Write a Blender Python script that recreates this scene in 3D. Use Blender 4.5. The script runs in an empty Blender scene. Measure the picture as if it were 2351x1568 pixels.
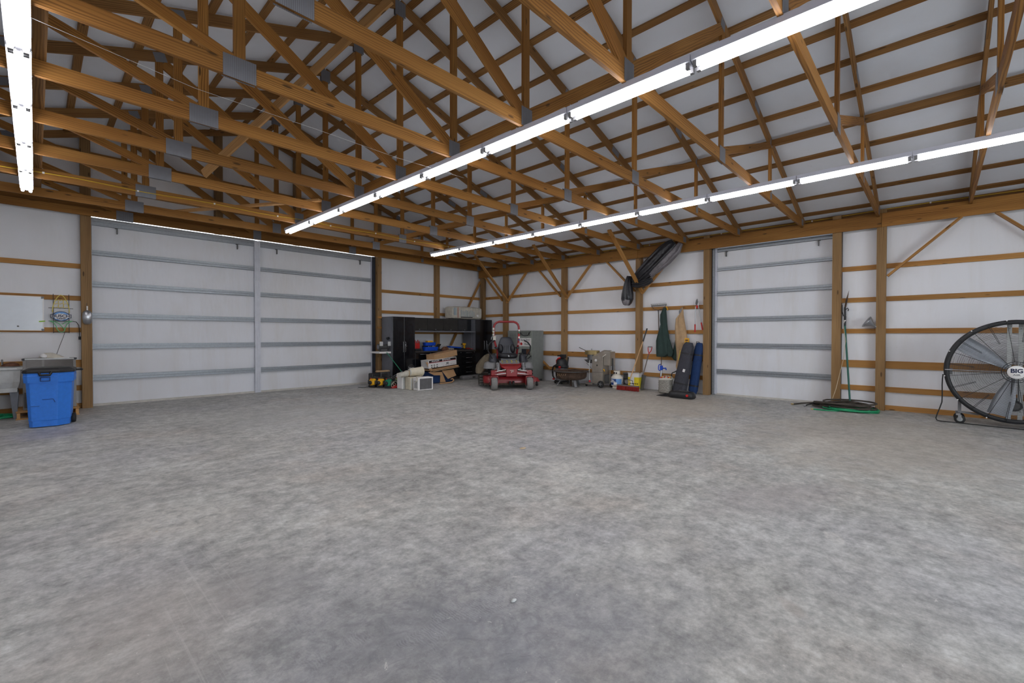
import bpy, math, random
from mathutils import Vector, Matrix
random.seed(7)
C = bpy.context.scene.collection
sc = bpy.context.scene
PI = math.pi
V = Vector

# ---------------------------------------------------------------- camera, sky, lights, exposure
def look(yaw, pitch, roll):
    f = V((math.sin(yaw)*math.cos(pitch), math.cos(yaw)*math.cos(pitch), math.sin(pitch)))
    r = V((math.cos(yaw), -math.sin(yaw), 0)); u = r.cross(f)
    c, s = math.cos(roll), math.sin(roll)
    r2 = c*r+s*u; u2 = -s*r+c*u
    return Matrix((r2, u2, -f)).transposed()
cam = bpy.data.cameras.new('camera'); camo = bpy.data.objects.new('camera', cam); C.objects.link(camo)
cam.sensor_width = 36; cam.lens = 1032.87/2351*36; cam.clip_end = 200; cam.clip_start = 0.05
camo.matrix_world = Matrix.Translation((0, 0, 1.4)) @ look(math.radians(46.666), math.radians(-0.7046), math.radians(0.0664)).to_4x4()
sc.camera = camo

world = bpy.data.worlds.new('world'); sc.world = world; world.use_nodes = True
bg = world.node_tree.nodes['Background']; bg.inputs[0].default_value = (0.86, 0.93, 1.0, 1); bg.inputs[1].default_value = 2.2

TUBE = 13.0          # strength of the fluorescent tubes
FILL = 110.0          # strength of a cool fill lamp added unseen behind the camera
al = bpy.data.lights.new('rear_fill_light', 'AREA'); al.shape = 'RECTANGLE'; al.size = 6.5; al.size_y = 3.2
al.energy = FILL; al.color = (0.86, 0.93, 1.0)
ao = bpy.data.objects.new('rear_fill_light', al); C.objects.link(ao); ao.location = (3.7, -5.3, 1.75); ao.rotation_euler = (PI/2, 0, 0)

sc.view_settings.view_transform = 'Standard'; sc.view_settings.look = 'None'
sc.view_settings.gamma = 1; sc.view_settings.use_curve_mapping = False
sc.view_settings.exposure = 0.68
sc.render.engine = 'CYCLES'
sc.cycles.use_denoising = True
sc.cycles.use_adaptive_sampling = True; sc.cycles.adaptive_threshold = 0.025
sc.cycles.max_bounces = 8; sc.cycles.diffuse_bounces = 5; sc.cycles.glossy_bounces = 3; sc.cycles.transmission_bounces = 4
sc.cycles.transparent_max_bounces = 6; sc.cycles.sample_clamp_indirect = 6; sc.cycles.caustics_reflective = False; sc.cycles.caustics_refractive = False

# ---------------------------------------------------------------- materials
def lin(r, g, b): 
    f = lambda c: ((c/255+0.055)/1.055)**2.4 if c > 10 else c/255/12.92
    return (f(r), f(g), f(b), 1)
class Mat:
    def __init__(s, name):
        s.m = bpy.data.materials.new(name); s.m.use_nodes = True; s.nt = s.m.node_tree; s.b = s.nt.nodes['Principled BSDF']
    def n(s, t, **kw):
        nd = s.nt.nodes.new(t)
        for k, v in kw.items():
            if k in nd.inputs: nd.inputs[k].default_value = v
            else: setattr(nd, k, v)
        return nd
    def l(s, a, b): s.nt.links.new(a, b)
    def ramp(s, fac, stops):
        r = s.n('ShaderNodeValToRGB'); e = r.color_ramp.elements
        while len(e) < len(stops): e.new(0.5)
        for i, (p, c) in enumerate(stops): e[i].position = p; e[i].color = c
        s.l(fac, r.inputs[0]); return r.outputs[0]
    def mix(s, fac, a, b, mode='MIX'):
        m = s.n('ShaderNodeMix', data_type='RGBA', blend_type=mode)
        for sock, v in ((m.inputs[0], fac), (m.inputs[6], a), (m.inputs[7], b)):
            if hasattr(v, 'is_output'): s.l(v, sock)
            else: sock.default_value = v
        return m.outputs[2]
    def math(s, op, a, b=0.0):
        m = s.n('ShaderNodeMath', operation=op)
        for sock, v in ((m.inputs[0], a), (m.inputs[1], b)):
            if hasattr(v, 'is_output'): s.l(v, sock)
            else: sock.default_value = v
        return m.outputs[0]
    def noise(s, vec, scale, detail=3, rough=.55, dist=0):
        n = s.n('ShaderNodeTexNoise', Scale=scale, Detail=detail, Roughness=rough, Distortion=dist); s.l(vec, n.inputs['Vector']); return n.outputs['Fac']
    def obj(s, scale=(1, 1, 1), kind='Object'):
        t = s.n('ShaderNodeTexCoord'); m = s.n('ShaderNodeMapping'); m.inputs['Scale'].default_value = scale
        s.l(t.outputs[kind], m.inputs[0]); return m.outputs[0]
    def bump(s, h, strength=.3, dist=.01):
        b = s.n('ShaderNodeBump', Strength=strength, Distance=dist); s.l(h, b.inputs['Height']); s.l(b.outputs[0], s.b.inputs['Normal'])

def plain(name, col, rough=.5, metal=0, var=.12, scale=9, bump=0, spec=.5, coat=0):
    """coloured surface with a little procedural unevenness"""
    M = Mat(name); v = M.obj(); nz = M.noise(v, scale, 4)
    a = tuple(max(0, c*(1-var)) for c in col[:3])+(1,); b = tuple(min(1, c*(1+var)) for c in col[:3])+(1,)
    M.l(M.ramp(nz, [(.3, a), (.7, b)]), M.b.inputs['Base Color'])
    M.b.inputs['Roughness'].default_value = rough; M.b.inputs['Metallic'].default_value = metal
    M.b.inputs['Specular IOR Level'].default_value = spec; M.b.inputs['Coat Weight'].default_value = coat
    if bump: M.bump(M.noise(v, scale*4, 3), bump, .01)
    return M.m

def wood(name, light, mid, dark, knots=.75, rough=.65, lines=1.0):
    """sawn board: grain runs along U (metres), knots, one tone per board"""
    M = Mat(name)
    uv = M.n('ShaderNodeUVMap'); oi = M.n('ShaderNodeObjectInfo')
    add = M.n('ShaderNodeCombineXYZ'); M.l(M.math('MULTIPLY', oi.outputs['Random'], 61.0), add.inputs[0]); M.l(M.math('MULTIPLY', oi.outputs['Random'], 17.0), add.inputs[1])
    va = M.n('ShaderNodeVectorMath', operation='ADD'); M.l(uv.outputs[0], va.inputs[0]); M.l(add.outputs[0], va.inputs[1])
    def mp(sx, sy):
        m = M.n('ShaderNodeMapping'); m.inputs['Scale'].default_value = (sx, sy, 1); M.l(va.outputs[0], m.inputs[0]); return m.outputs[0]
    warp = M.noise(mp(.9, 7), 1.0, 2, .5)
    w2 = M.math('MULTIPLY', warp, 5.0*lines)
    sep = M.n('ShaderNodeSeparateXYZ'); M.l(va.outputs[0], sep.inputs[0])
    ph = M.math('ADD', M.math('MULTIPLY', sep.outputs[1], 55.0), w2)
    rings = M.math('ADD', M.math('MULTIPLY', M.math('SINE', M.math('MULTIPLY', ph, 5.0)), .5), .5)
    rings = M.math('MULTIPLY', M.math('POWER', rings, 2.2), M.ramp(M.noise(mp(.8, 9), 1.0, 2), [(.38, (.25, .25, .25, 1)), (.62, (1, 1, 1, 1))]))
    fine = M.noise(mp(3, 120), 1.0, 3, .6)
    base = M.ramp(M.noise(mp(.5, 3), 1.0, 3), [(.3, mid), (.72, light)])
    g = M.mix(M.math('MULTIPLY', rings, .72), base, dark)
    g = M.mix(M.math('MULTIPLY', M.math('SUBTRACT', fine, .35), .5), g, dark)
    vo = M.n('ShaderNodeTexVoronoi', Scale=1.0); vo.inputs['Randomness'].default_value = 1; M.l(mp(2.4, 9.0), vo.inputs['Vector'])
    kn = M.ramp(vo.outputs['Distance'], [(.085, (1, 1, 1, 1)), (.14, (0, 0, 0, 1))])
    g = M.mix(M.math('MULTIPLY', kn, knots), g, (.035, .018, .008, 1))
    tone = M.math('ADD', M.math('MULTIPLY', oi.outputs['Random'], .34), .82)
    hsv = M.n('ShaderNodeHueSaturation'); M.l(tone, hsv.inputs['Value']); hsv.inputs['Hue'].default_value = .502; hsv.inputs['Saturation'].default_value = .98; M.l(g, hsv.inputs['Color'])
    M.l(hsv.outputs[0], M.b.inputs['Base Color']); M.b.inputs['Roughness'].default_value = rough; M.b.inputs['Specular IOR Level'].default_value = .25
    M.bump(fine, .2, .002)
    return M.m
W_PINE = wood('pine', lin(168, 118, 56), lin(144, 94, 38), lin(80, 44, 14))
W_GIRT = wood('pine_girt', lin(194, 144, 82), lin(172, 119, 58), lin(112, 68, 28))
W_POST = wood('treated_post', lin(164, 130, 88), lin(138, 104, 66), lin(84, 60, 36), lines=.7)
W_PURL = wood('purlin_wood', lin(160, 118, 70), lin(134, 92, 48), lin(84, 52, 24))
W_PALE = wood('pale_brace', lin(214, 168, 112), lin(196, 146, 88), lin(140, 90, 46))

def insulation(name, col, dirt, drip=.5):
    M = Mat(name); v = M.obj()
    big = M.noise(M.obj((.5, .5, .35)), 1.0, 4, .6); ver = M.noise(M.obj((2.1, 2.1, .30)), 1.0, 6, .66, .5); spk = M.noise(v, 34, 2)
    c = M.mix(M.ramp(big, [(.45, (0, 0, 0, 1)), (.8, (.55, .55, .55, 1))]), col, dirt)
    c = M.mix(M.math('MULTIPLY', M.ramp(ver, [(.5, (0, 0, 0, 1)), (.8, (1, 1, 1, 1))]), drip), c, dirt)
    c = M.mix(M.math('MULTIPLY', M.ramp(spk, [(.74, (0, 0, 0, 1)), (.8, (1, 1, 1, 1))]), .35), c, lin(120, 108, 92))
    M.l(c, M.b.inputs['Base Color']); M.b.inputs['Roughness'].default_value = .55; M.b.inputs['Specular IOR Level'].default_value = .3
    weave = M.n('ShaderNodeTexWave', Scale=16.0, Distortion=.6); M.l(M.obj(), weave.inputs['Vector'])
    M.bump(M.math('ADD', M.noise(M.obj((1.3, 1.3, .5)), 1.0, 4), M.math('MULTIPLY', weave.outputs['Fac'], .003)), .6, .05)
    return M.m
M_WALL = insulation('white_vinyl_insulation', lin(233, 234, 238), lin(212, 206, 196), .3)
M_ROOF = insulation('roof_insulation', lin(222, 228, 238), lin(204, 202, 202), .15)
M_DOORI = insulation('door_insulation', lin(227, 229, 234), lin(204, 198, 188), .5)

def concrete():
    M = Mat('concrete'); v = M.obj()
    def rmp(f, a, b, ca=(0, 0, 0, 1), cb=(1, 1, 1, 1)): return M.ramp(f, [(a, ca), (b, cb)])
    def spot(x, y, sx, sy, rot=0.0, edge=.55):
        """a stain at its own place on the slab, broken up by noise"""
        m = M.n('ShaderNodeMapping'); m.vector_type = 'TEXTURE'; m.inputs['Location'].default_value = (x, y, 0); m.inputs['Rotation'].default_value = (0, 0, rot); m.inputs['Scale'].default_value = (sx, sy, 1)
        M.l(v, m.inputs[0]); ln = M.n('ShaderNodeVectorMath', operation='LENGTH'); M.l(m.outputs[0], ln.inputs[0])
        d = M.math('SUBTRACT', 1.25, ln.outputs['Value']); d = M.math('ADD', d, M.math('MULTIPLY', M.math('SUBTRACT', brk, .5), 1.5))
        return rmp(d, .1, .1+edge)
    brk = M.noise(v, 2.4, 5, .68)
    med = M.noise(v, .95, 8, .70, .35); fin = M.noise(v, 7.5, 6, .72); grit = M.noise(v, 60, 3, .7)
    c = M.ramp(med, [(.32, lin(156, 155, 151)), (.47, lin(173, 172, 167)), (.58, lin(180, 180, 175)), (.70, lin(196, 195, 189))])
    c = M.mix(M.math('MULTIPLY', rmp(M.noise(v, .42, 4, .6), .46, .66), .5), c, lin(168, 168, 172))
    c = M.mix(M.math('MULTIPLY', rmp(M.noise(M.obj((1, 1, 1)), .7, 5, .62), .52, .72), .45), c, lin(180, 168, 156))
    c = M.mix(.75, c, M.ramp(fin, [(.30, (.24, .24, .24, 1)), (.70, (.76, .76, .76, 1))]), 'OVERLAY')
    c = M.mix(.6, c, M.ramp(M.noise(v, 26, 3, .75), [(.30, (.34, .34, .34, 1)), (.70, (.66, .66, .66, 1))]), 'OVERLAY')
    sw = M.n('ShaderNodeTexNoise', Scale=.8, Detail=2); M.l(v, sw.inputs['Vector'])
    wv = M.n('ShaderNodeVectorMath', operation='ADD'); M.l(v, wv.inputs[0]); M.l(sw.outputs['Color'], wv.inputs[1])
    def streak(scl, rot):
        m = M.n('ShaderNodeMapping'); m.inputs['Rotation'].default_value = (0, 0, rot); m.inputs['Scale'].default_value = scl; M.l(wv.outputs[0], m.inputs[0]); return M.noise(m.outputs[0], 1.0, 6, .74)
    c = M.mix(.42, c, M.ramp(streak((1.3, 5.5, 1), .7), [(.32, (.37, .37, .37, 1)), (.68, (.63, .63, .63, 1))]), 'OVERLAY')
    c = M.mix(.32, c, M.ramp(streak((5.0, 1.4, 1), .25), [(.32, (.34, .34, .34, 1)), (.68, (.66, .66, .66, 1))]), 'OVERLAY')
    sc_ = M.noise(v, 6.5, 5, .75, 2.2)
    for args, col, k in (((1.0, 1.75, .9, .8, .3, 1.1), lin(126, 127, 134), .50), ((1.6, 1.25, .9, .7, .3, 1.1), lin(132, 134, 144), .45), ((.85, 2.75, .30, .35), lin(144, 143, 143), .4), ((.4, 2.8, .45, .7, 0, .9), lin(166, 156, 148), .45),
                         ((4.4, 1.0, .8, .30, -.4), lin(150, 142, 142), .4), ((2.67, .53, .10, .045, .8, .6), lin(150, 134, 122), .30), ((3.3, 8.3, 1.6, 1.4), lin(168, 168, 164), .45), ((7.9, .6, 2.4, 1.6), lin(178, 168, 152), .45), ((8.8, 4.5, 2.2, 2.0), lin(190, 178, 160), .5), ((.1, 9.2, .35, .5), lin(120, 126, 160), .3)):
        c = M.mix(M.math('MULTIPLY', spot(*args), k), c, col)
    for args, k in (((.8, 4.2, .35, .5, .5), .5), ((-.2, 5.9, .4, .35), .6), ((3.75, 2.75, .45, .30, .5), .55), ((2.9, 1.4, .35, .2), .35), ((3.79, .50, .10, .05, .5, .3), .6), ((6.8, 1.2, .8, .25, -.2), .45)):
        c = M.mix(M.math('MULTIPLY', M.math('MULTIPLY', spot(*args), rmp(sc_, .38, .62)), k), c, lin(224, 221, 212))
    # scuffs, tyre and boot marks inside the dirtier patch
    dirty = spot(1.25, 1.6, 1.3, 1.0, .3, .8)
    c = M.mix(M.math('MULTIPLY', M.math('MULTIPLY', dirty, rmp(sc_, .50, .60)), .30), c, lin(104, 104, 110))
    wav = M.n('ShaderNodeTexWave', Scale=22.0, Distortion=9.0); wav.inputs['Detail'].default_value = 3; M.l(v, wav.inputs['Vector'])
    c = M.mix(M.math('MULTIPLY', M.math('MULTIPLY', dirty, M.math('MULTIPLY', rmp(wav.outputs['Fac'], .6, .8), rmp(M.noise(v, 3.2, 2), .55, .62))), .30), c, lin(176, 176, 178))
    # faint scratches drawn along the slab
    trk = spot(.62, 2.9, .16, .9, -.22, .3); m = M.n('ShaderNodeMapping'); m.inputs['Rotation'].default_value = (0, 0, .22); m.inputs['Scale'].default_value = (75, .5, 1); M.l(v, m.inputs[0])
    c = M.mix(M.math('MULTIPLY', M.math('MULTIPLY', trk, rmp(M.noise(m.outputs[0], 1, 2), .60, .68)), .22), c, lin(212, 210, 206))
    c = M.mix(M.math('MULTIPLY', rmp(M.noise(v, 10, 3, .7, 2.0), .68, .71), .5), c, lin(222, 220, 214))
    vo = M.n('ShaderNodeTexVoronoi', Scale=2.3); vo.inputs['Randomness'].default_value = 1; M.l(v, vo.inputs['Vector'])
    c = M.mix(M.ramp(vo.outputs['Distance'], [(.012, (.7, .7, .7, 1)), (.024, (0, 0, 0, 1))]), c, lin(200, 184, 150))
    M.l(c, M.b.inputs['Base Color'])
    M.l(M.ramp(M.noise(v, 2.2, 3), [(.3, (.50, .50, .50, 1)), (.7, (.72, .72, .72, 1))]), M.b.inputs['Roughness'])
    M.b.inputs['Specular IOR Level'].default_value = .4
    M.bump(grit, .25, .004)
    return M.m
M_FLOOR = concrete()

def metal_stripes(name, col, scale=60, axis='X'):
    M = Mat(name); w = M.n('ShaderNodeTexWave', Scale=scale, Distortion=0); w.bands_direction = axis; M.l(M.obj(), w.inputs['Vector'])
    nz = M.noise(M.obj(), 14, 4)
    c = M.mix(w.outputs['Fac'], tuple(x*.62 for x in col[:3])+(1,), col); c = M.mix(M.math('MULTIPLY', nz, .45), c, lin(96, 90, 86))
    M.l(c, M.b.inputs['Base Color']); M.b.inputs['Metallic'].default_value = .35; M.b.inputs['Roughness'].default_value = .5
    M.bump(w.outputs['Fac'], .2, .001)
    return M.m
M_PLATE = metal_stripes('truss_plate_steel', lin(140, 142, 150), 22)
def galvan():
    M = Mat('galvanised_steel'); v = M.obj()
    vo = M.n('ShaderNodeTexVoronoi', Scale=26.0); M.l(v, vo.inputs['Vector'])
    c = M.mix(M.math('MULTIPLY', vo.outputs['Distance'], .5), lin(150, 155, 160), lin(104, 109, 115)); c = M.mix(M.math('MULTIPLY', M.noise(M.obj((1, 1, 6)), 2.5, 4), .4), c, lin(168, 173, 178))
    M.l(c, M.b.inputs['Base Color']); M.b.inputs['Metallic'].default_value = .45; M.b.inputs['Roughness'].default_value = .42
    return M.m
M_GALV = galvan()
M_WHITEM = plain('white_enamel', lin(196, 198, 210), .4, 0, .03)
M_STRIP = plain('bottom_seal', lin(196, 192, 184), .6)
M_WTRIM = plain('white_door_stile', lin(206, 208, 216), .45, .1, .06)
M_BLACKP = plain('black_plastic', lin(30, 31, 34), .45, 0, .2)
M_DARK = plain('dark_void_trim', lin(34, 38, 48), .6, 0, .2)
M_BLACKM = plain('black_gloss_cabinet', lin(13, 14, 20), .22, 0, .2, coat=.3)
M_BLACKD = plain('dusty_black_panel', lin(44, 42, 40), .5, 0, .3, 5)
M_GREYC = plain('grey_cabinet_steel', lin(112, 114, 122), .45, .2, .08)
M_RUB = plain('rubber', lin(34, 33, 33), .75, 0, .15)
M_TREAD = plain('dusty_tyre', lin(132, 130, 128), .85, 0, .1, 20)
M_STEEL = plain('bare_steel', lin(176, 178, 182), .3, .8, .08)
M_DKST = plain('dark_steel', lin(92, 92, 92), .45, .5, .15)
M_SMOK = plain('stainless_smoker', lin(176, 168, 156), .38, .6, .14, 6)
M_RUST = plain('rusty_iron', lin(84, 66, 54), .85, .1, .45, 8, .4)
M_RED = plain('mower_red', lin(140, 16, 24), .38, 0, .12, coat=.3)
M_REDP = plain('red_plastic', lin(196, 34, 32), .45)
M_REDB = plain('red_bristle', lin(150, 42, 36), .9, 0, .3, 60, .5)
M_BLUE = plain('blue_bin_plastic', lin(48, 124, 224), .5, 0, .06, 24, .15)
M_BLUED = plain('bright_blue_plastic', lin(16, 74, 190), .45)
M_NAVY = plain('navy_fabric', lin(22, 52, 98), .85, 0, .12, 20, .2)
M_CHAR = plain('charcoal_fabric', lin(62, 62, 70), .85, 0, .15, 22, .25)
M_GREEN = plain('green_hose', lin(20, 140, 92), .4)
M_DGREEN = plain('dark_green_cloth', lin(46, 64, 60), .9, 0, .16, 10, .3)
M_TAN = plain('tan_canvas', lin(182, 152, 116), .9, 0, .12, 10, .3)
M_KHAKI = plain('khaki_cloth', lin(98, 88, 72), .9, 0, .2, 9, .3)
M_YEL = plain('yellow_plastic', lin(236, 176, 28), .45)
M_YELP = plain('yellow_print', lin(228, 206, 40), .6)
M_PAPER = plain('white_board', lin(226, 224, 222), .6, 0, .05)
M_CREAM = plain('aged_cream_plastic', lin(212, 204, 182), .55, 0, .08)
M_CARD = plain('cardboard', lin(186, 148, 108), .85, 0, .08, 6, .1)
M_TARP = plain('black_plastic_tarp', lin(30, 30, 36), .3, 0, .3, 5, .9)
M_TARPG = plain('grey_tarp_side', lin(108, 104, 108), .35, 0, .25, 6, .8)
M_GREY = plain('grey_plastic', lin(128, 128, 130), .55)
M_LGREY = plain('light_grey_plastic', lin(196, 198, 196), .5)
M_SLATE = plain('slate_grey_leg', lin(118, 122, 130), .5)
M_HEATER = plain('heater_greygreen', lin(142, 147, 143), .5, .2, .08)
M_SEAT = plain('seat_vinyl', lin(52, 54, 62), .42, 0, .1, 14, .2)
M_SEATD = plain('seat_vinyl_dark', lin(28, 28, 34), .45, 0, .1)
M_WB = plain('whiteboard_surface', lin(232, 238, 244), .16, 0, .02)
M_HANDLE = plain('ash_handle', lin(206, 164, 116), .55, 0, .1)
M_WOODG = plain('weathered_handle', lin(116, 104, 98), .75, 0, .15)
M_TANK = plain('tank_enamel', lin(222, 216, 204), .45, 0, .06)
M_NAVYT = plain('ink_navy', lin(20, 28, 66), .5)
M_SKYB = plain('label_blue', lin(108, 160, 220), .5)
M_DKBLUE = plain('label_navy', lin(30, 64, 130), .5)
M_INKRED = plain('ink_red', lin(190, 40, 40), .6)
M_INKBLK = plain('ink_black', lin(26, 24, 28), .6)
M_NEONY = plain('yellow_tube', lin(226, 206, 96), .3)
M_NEONG = plain('green_tube', lin(110, 196, 130), .3)
M_WIREY = plain('yellow_cable', lin(214, 176, 40), .5)
M_WHT = plain('white_plastic', lin(238, 236, 234), .45, 0, .02)
M_MESH = plain('plastic_wrap_grey', lin(150, 146, 138), .35, 0, .35, 30, .6)
M_BRASS = plain('stained_pot', lin(184, 164, 118), .4, .5, .4, 7)
M_RUSTR = plain('poulan_orange', lin(150, 68, 48), .5, 0, .2)
M_TEAL = plain('green_shell', lin(28, 128, 96), .45)
M_OLIVE = plain('olive_shell', lin(140, 150, 110), .55)
M_ALU = plain('blade_aluminium', lin(188, 194, 202), .32, .35, .06)
M_FOIL = plain('bag_white_print', lin(196, 192, 180), .45, 0, .16, 12, .5)
M_PRINTB = plain('faded_blue_print', lin(158, 172, 180), .6)
M_PRINTR = plain('faded_red_print', lin(182, 128, 116), .6)
M_BROWN = plain('brown_clutter', lin(110, 70, 48), .7, 0, .4, 14)
em = Mat('fluorescent_glow'); em.b.inputs['Emission Color'].default_value = (1.0, .985, 1.0, 1); em.b.inputs['Emission Strength'].default_value = TUBE
em.b.inputs['Base Color'].default_value = (.9, .9, .9, 1); M_GLOW = em.m

# ---------------------------------------------------------------- mesh helpers
class MB:
    def __init__(s): s.v = []; s.f = []; s.uv = []; s.sm = []
    def add(s, vs, fs, uvs=None, smooth=False):
        o = len(s.v); s.v += [tuple(p) for p in vs]
        for i, f in enumerate(fs):
            s.f.append([o+k for k in f]); s.uv.append(uvs[i] if uvs else [(0, 0)]*len(f)); s.sm.append(smooth)
        return s
    def box(s, c, d, rz=0, ry=0, rx=0):
        """axis box, centre c, size d, optional turn"""
        R = Matrix.Rotation(rz, 3, 'Z') @ Matrix.Rotation(ry, 3, 'Y') @ Matrix.Rotation(rx, 3, 'X'); c = V(c)
        L = max(range(3), key=lambda i: d[i]); vs = []
        loc = [(x, y, z) for x in (-.5, .5) for y in (-.5, .5) for z in (-.5, .5)]
        for p in loc: vs.append(c + R @ V((p[0]*d[0], p[1]*d[1], p[2]*d[2])))
        fs = [(0, 1, 3, 2), (4, 6, 7, 5), (0, 4, 5, 1), (2, 3, 7, 6), (0, 2, 6, 4), (1, 5, 7, 3)]
        uvs = []
        for fi, f in enumerate(fs):
            ax = fi//2; o = [i for i in range(3) if i != ax]
            if L in o: ua, va = L, [i for i in o if i != L][0]
            else: ua, va = o
            uvs.append([(loc[k][ua]*d[ua], loc[k][va]*d[va]+ax*.37) for k in f])
        return s.add(vs, fs, uvs)
    def bx(s, x0, x1, y0, y1, z0, z1): return s.box(((x0+x1)/2, (y0+y1)/2, (z0+z1)/2), (abs(x1-x0), abs(y1-y0), abs(z1-z0)))
    def beam(s, a, b, w, h, up=(0, 0, 1)):
        """board from a to b; w across, h along the up side"""
        a, b = V(a), V(b); d = (b-a); L = d.length; d = d.normalized(); up = V(up)
        if abs(d.dot(up)) > .98: up = V((0, 1, 0))
        x = d.cross(up).normalized(); y = x.cross(d)
        vs = [p + x*sx*w/2 + y*sy*h/2 for p in (a, b) for sx, sy in ((-1, -1), (1, -1), (1, 1), (-1, 1))]
        fs = [(0, 1, 5, 4), (1, 2, 6, 5), (2, 3, 7, 6), (3, 0, 4, 7), (3, 2, 1, 0), (4, 5, 6, 7)]
        ws = [w, h, w, h]; uvs = []
        for i in range(4): uvs.append([(0, i*.23), (0, i*.23+ws[i]), (L, i*.23+ws[i]), (L, i*.23)])
        uvs += [[(0, 0), (.02, 0), (.02, h), (0, h)]]*2
        return s.add(vs, fs, uvs)
    def tube(s, pts, r, n=8, closed=False):
        pts = [V(p) for p in pts]; N = len(pts); vs = []; prev = None
        for i, p in enumerate(pts):
            if closed: t = pts[(i+1) % N]-pts[i-1]
            else: t = pts[min(i+1, N-1)]-pts[max(i-1, 0)]
            t = t.normalized() if t.length > 1e-9 else V((0, 0, 1))
            if prev is None:
                q = V((0, 0, 1)) if abs(t.z) < .9 else V((1, 0, 0)); x = t.cross(q).normalized()
            else: x = (prev - t*prev.dot(t)).normalized()
            prev = x; y = t.cross(x); rr = r[i] if isinstance(r, (list, tuple)) else r
            vs += [p + (x*math.cos(2*PI*k/n)+y*math.sin(2*PI*k/n))*rr for k in range(n)]
        fs = []
        for i in range(N if closed else N-1):
            j = (i+1) % N
            fs += [(i*n+k, i*n+(k+1) % n, j*n+(k+1) % n, j*n+k) for k in range(n)]
        s.add(vs, fs, None, True)
        if not closed: s.add(vs[:n], [tuple(range(n))[::-1]]); s.add(vs[-n:], [tuple(range(n))])
        return s
    def cyl(s, a, b, r, n=16, r2=None): return s.tube([a, b], [r, r if r2 is None else r2], n)
    def loft(s, rings, cap=True, smooth=True):
        n = len(rings[0]); vs = [p for r in rings for p in r]; fs = []
        for i in range(len(rings)-1):
            fs += [(i*n+k, i*n+(k+1) % n, (i+1)*n+(k+1) % n, (i+1)*n+k) for k in range(n)]
        s.add(vs, fs, None, smooth)
        if cap: s.add(rings[0], [tuple(range(n))[::-1]]); s.add(rings[-1], [tuple(range(n))])
        return s
    def prism(s, poly, off):
        """polygon (3D points) pushed along off"""
        n = len(poly); off = V(off); vs = [V(p) for p in poly] + [V(p)+off for p in poly]
        return s.add(vs, [tuple(range(n))[::-1], tuple(range(n, 2*n))] + [(k, (k+1) % n, n+(k+1) % n, n+k) for k in range(n)])
    def lathe(s, prof, c=(0, 0, 0), n=24, axis='Z'):
        c = V(c); rings = []
        for r, h in prof:
            ring = []
            for k in range(n):
                a = 2*PI*k/n; x, y = max(r, 1e-4)*math.cos(a), max(r, 1e-4)*math.sin(a)
                ring.append(c + (V((x, y, h)) if axis == 'Z' else V((h, x, y)) if axis == 'X' else V((x, h, y))))
            rings.append(ring)
        return s.loft(rings, cap=False)
    def ball(s, c, r, n=10, sc=(1, 1, 1)):
        c = V(c); rings = []
        for i in range(n//2+1):
            t = PI*i/(n//2); rr = max(math.sin(t), .02)
            rings.append([c + V((math.cos(2*PI*k/n)*rr*r*sc[0], math.sin(2*PI*k/n)*rr*r*sc[1], -math.cos(t)*r*sc[2])) for k in range(n)])
        return s.loft(rings)
    def build(s, name, mat, parent=None, bev=0):
        me = bpy.data.meshes.new(name); me.from_pydata(s.v, [], s.f)
        ul = me.uv_layers.new(name='UVMap'); i = 0; d = []
        for u in s.uv:
            for q in u: d += [q[0], q[1]]
        ul.data.foreach_set('uv', d); me.polygons.foreach_set('use_smooth', s.sm); me.materials.append(mat); me.update()
        o = bpy.data.objects.new(name, me); C.objects.link(o)
        if parent: o.parent = parent
        if bev:
            b = o.modifiers.new('bevel', 'BEVEL'); b.width = bev; b.segments = 2; b.limit_method = 'ANGLE'; b.angle_limit = math.radians(40)
        return o
def ring(c, u, v, n=20, p=2.0, folds=0, amp=0, ph=0):
    """closed outline round c: ellipse (p=2) to rounded box (p=5), optional folds"""
    c, u, v = V(c), V(u), V(v); out = []
    for k in range(n):
        a = 2*PI*k/n; ca, sa = math.cos(a), math.sin(a)
        x = math.copysign(abs(ca)**(2/p), ca); y = math.copysign(abs(sa)**(2/p), sa)
        m = 1+amp*math.sin(folds*a+ph) if folds else 1
        out.append(c+u*x+v*y*m)
    return out
def tag(o, label=None, cat=None, group=None, kind=None):
    if label: o['label'] = label
    if cat: o['category'] = cat
    if group: o['group'] = group
    if kind: o['kind'] = kind
    return o
def thing(name, label, cat, loc=(0, 0, 0), rz=0, group=None):
    o = bpy.data.objects.new(name, None); C.objects.link(o); o.empty_display_size = .05
    o.location = loc; o.rotation_euler = (0, 0, rz); return tag(o, label, cat, group)
def struct_root(name):
    o = bpy.data.objects.new(name, None); C.objects.link(o); return tag(o, kind='structure')
def copy_tree(o, parent=None):
    c = o.copy(); C.objects.link(c); c.parent = parent
    for ch in [x for x in bpy.data.objects if x.parent == o and x != c]: copy_tree(ch, c)
    return c
def text(name, body, size, loc, rot, mat, parent, ext=.001, align='CENTER', shear=0, xs=1, bold=0):
    cu = bpy.data.curves.new(name, 'FONT'); cu.body = body; cu.size = size; cu.extrude = ext; cu.align_x = align; cu.align_y = 'CENTER'; cu.shear = shear; cu.offset = bold
    cu.resolution_u = 3; cu.materials.append(mat); o = bpy.data.objects.new(name, cu); C.objects.link(o); o.location = loc; o.rotation_euler = rot; o.scale = (xs, 1, 1)
    me = bpy.data.meshes.new_from_object(o); bpy.data.objects.remove(o); me.name = name
    o = bpy.data.objects.new(name, me); C.objects.link(o); o.location = loc; o.rotation_euler = rot; o.scale = (xs, 1, 1); o.parent = parent; return o
S = 1.2192; Y0 = .8186
def Yk(k): return Y0+S*k
ZR = 6.27                                   # top of truss top chord at the ridge
def zroof(x): return ZR-abs(x-3.66)/3
XA, XB = -3.64, 11.14                       # insulation planes of the two long sides
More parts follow.
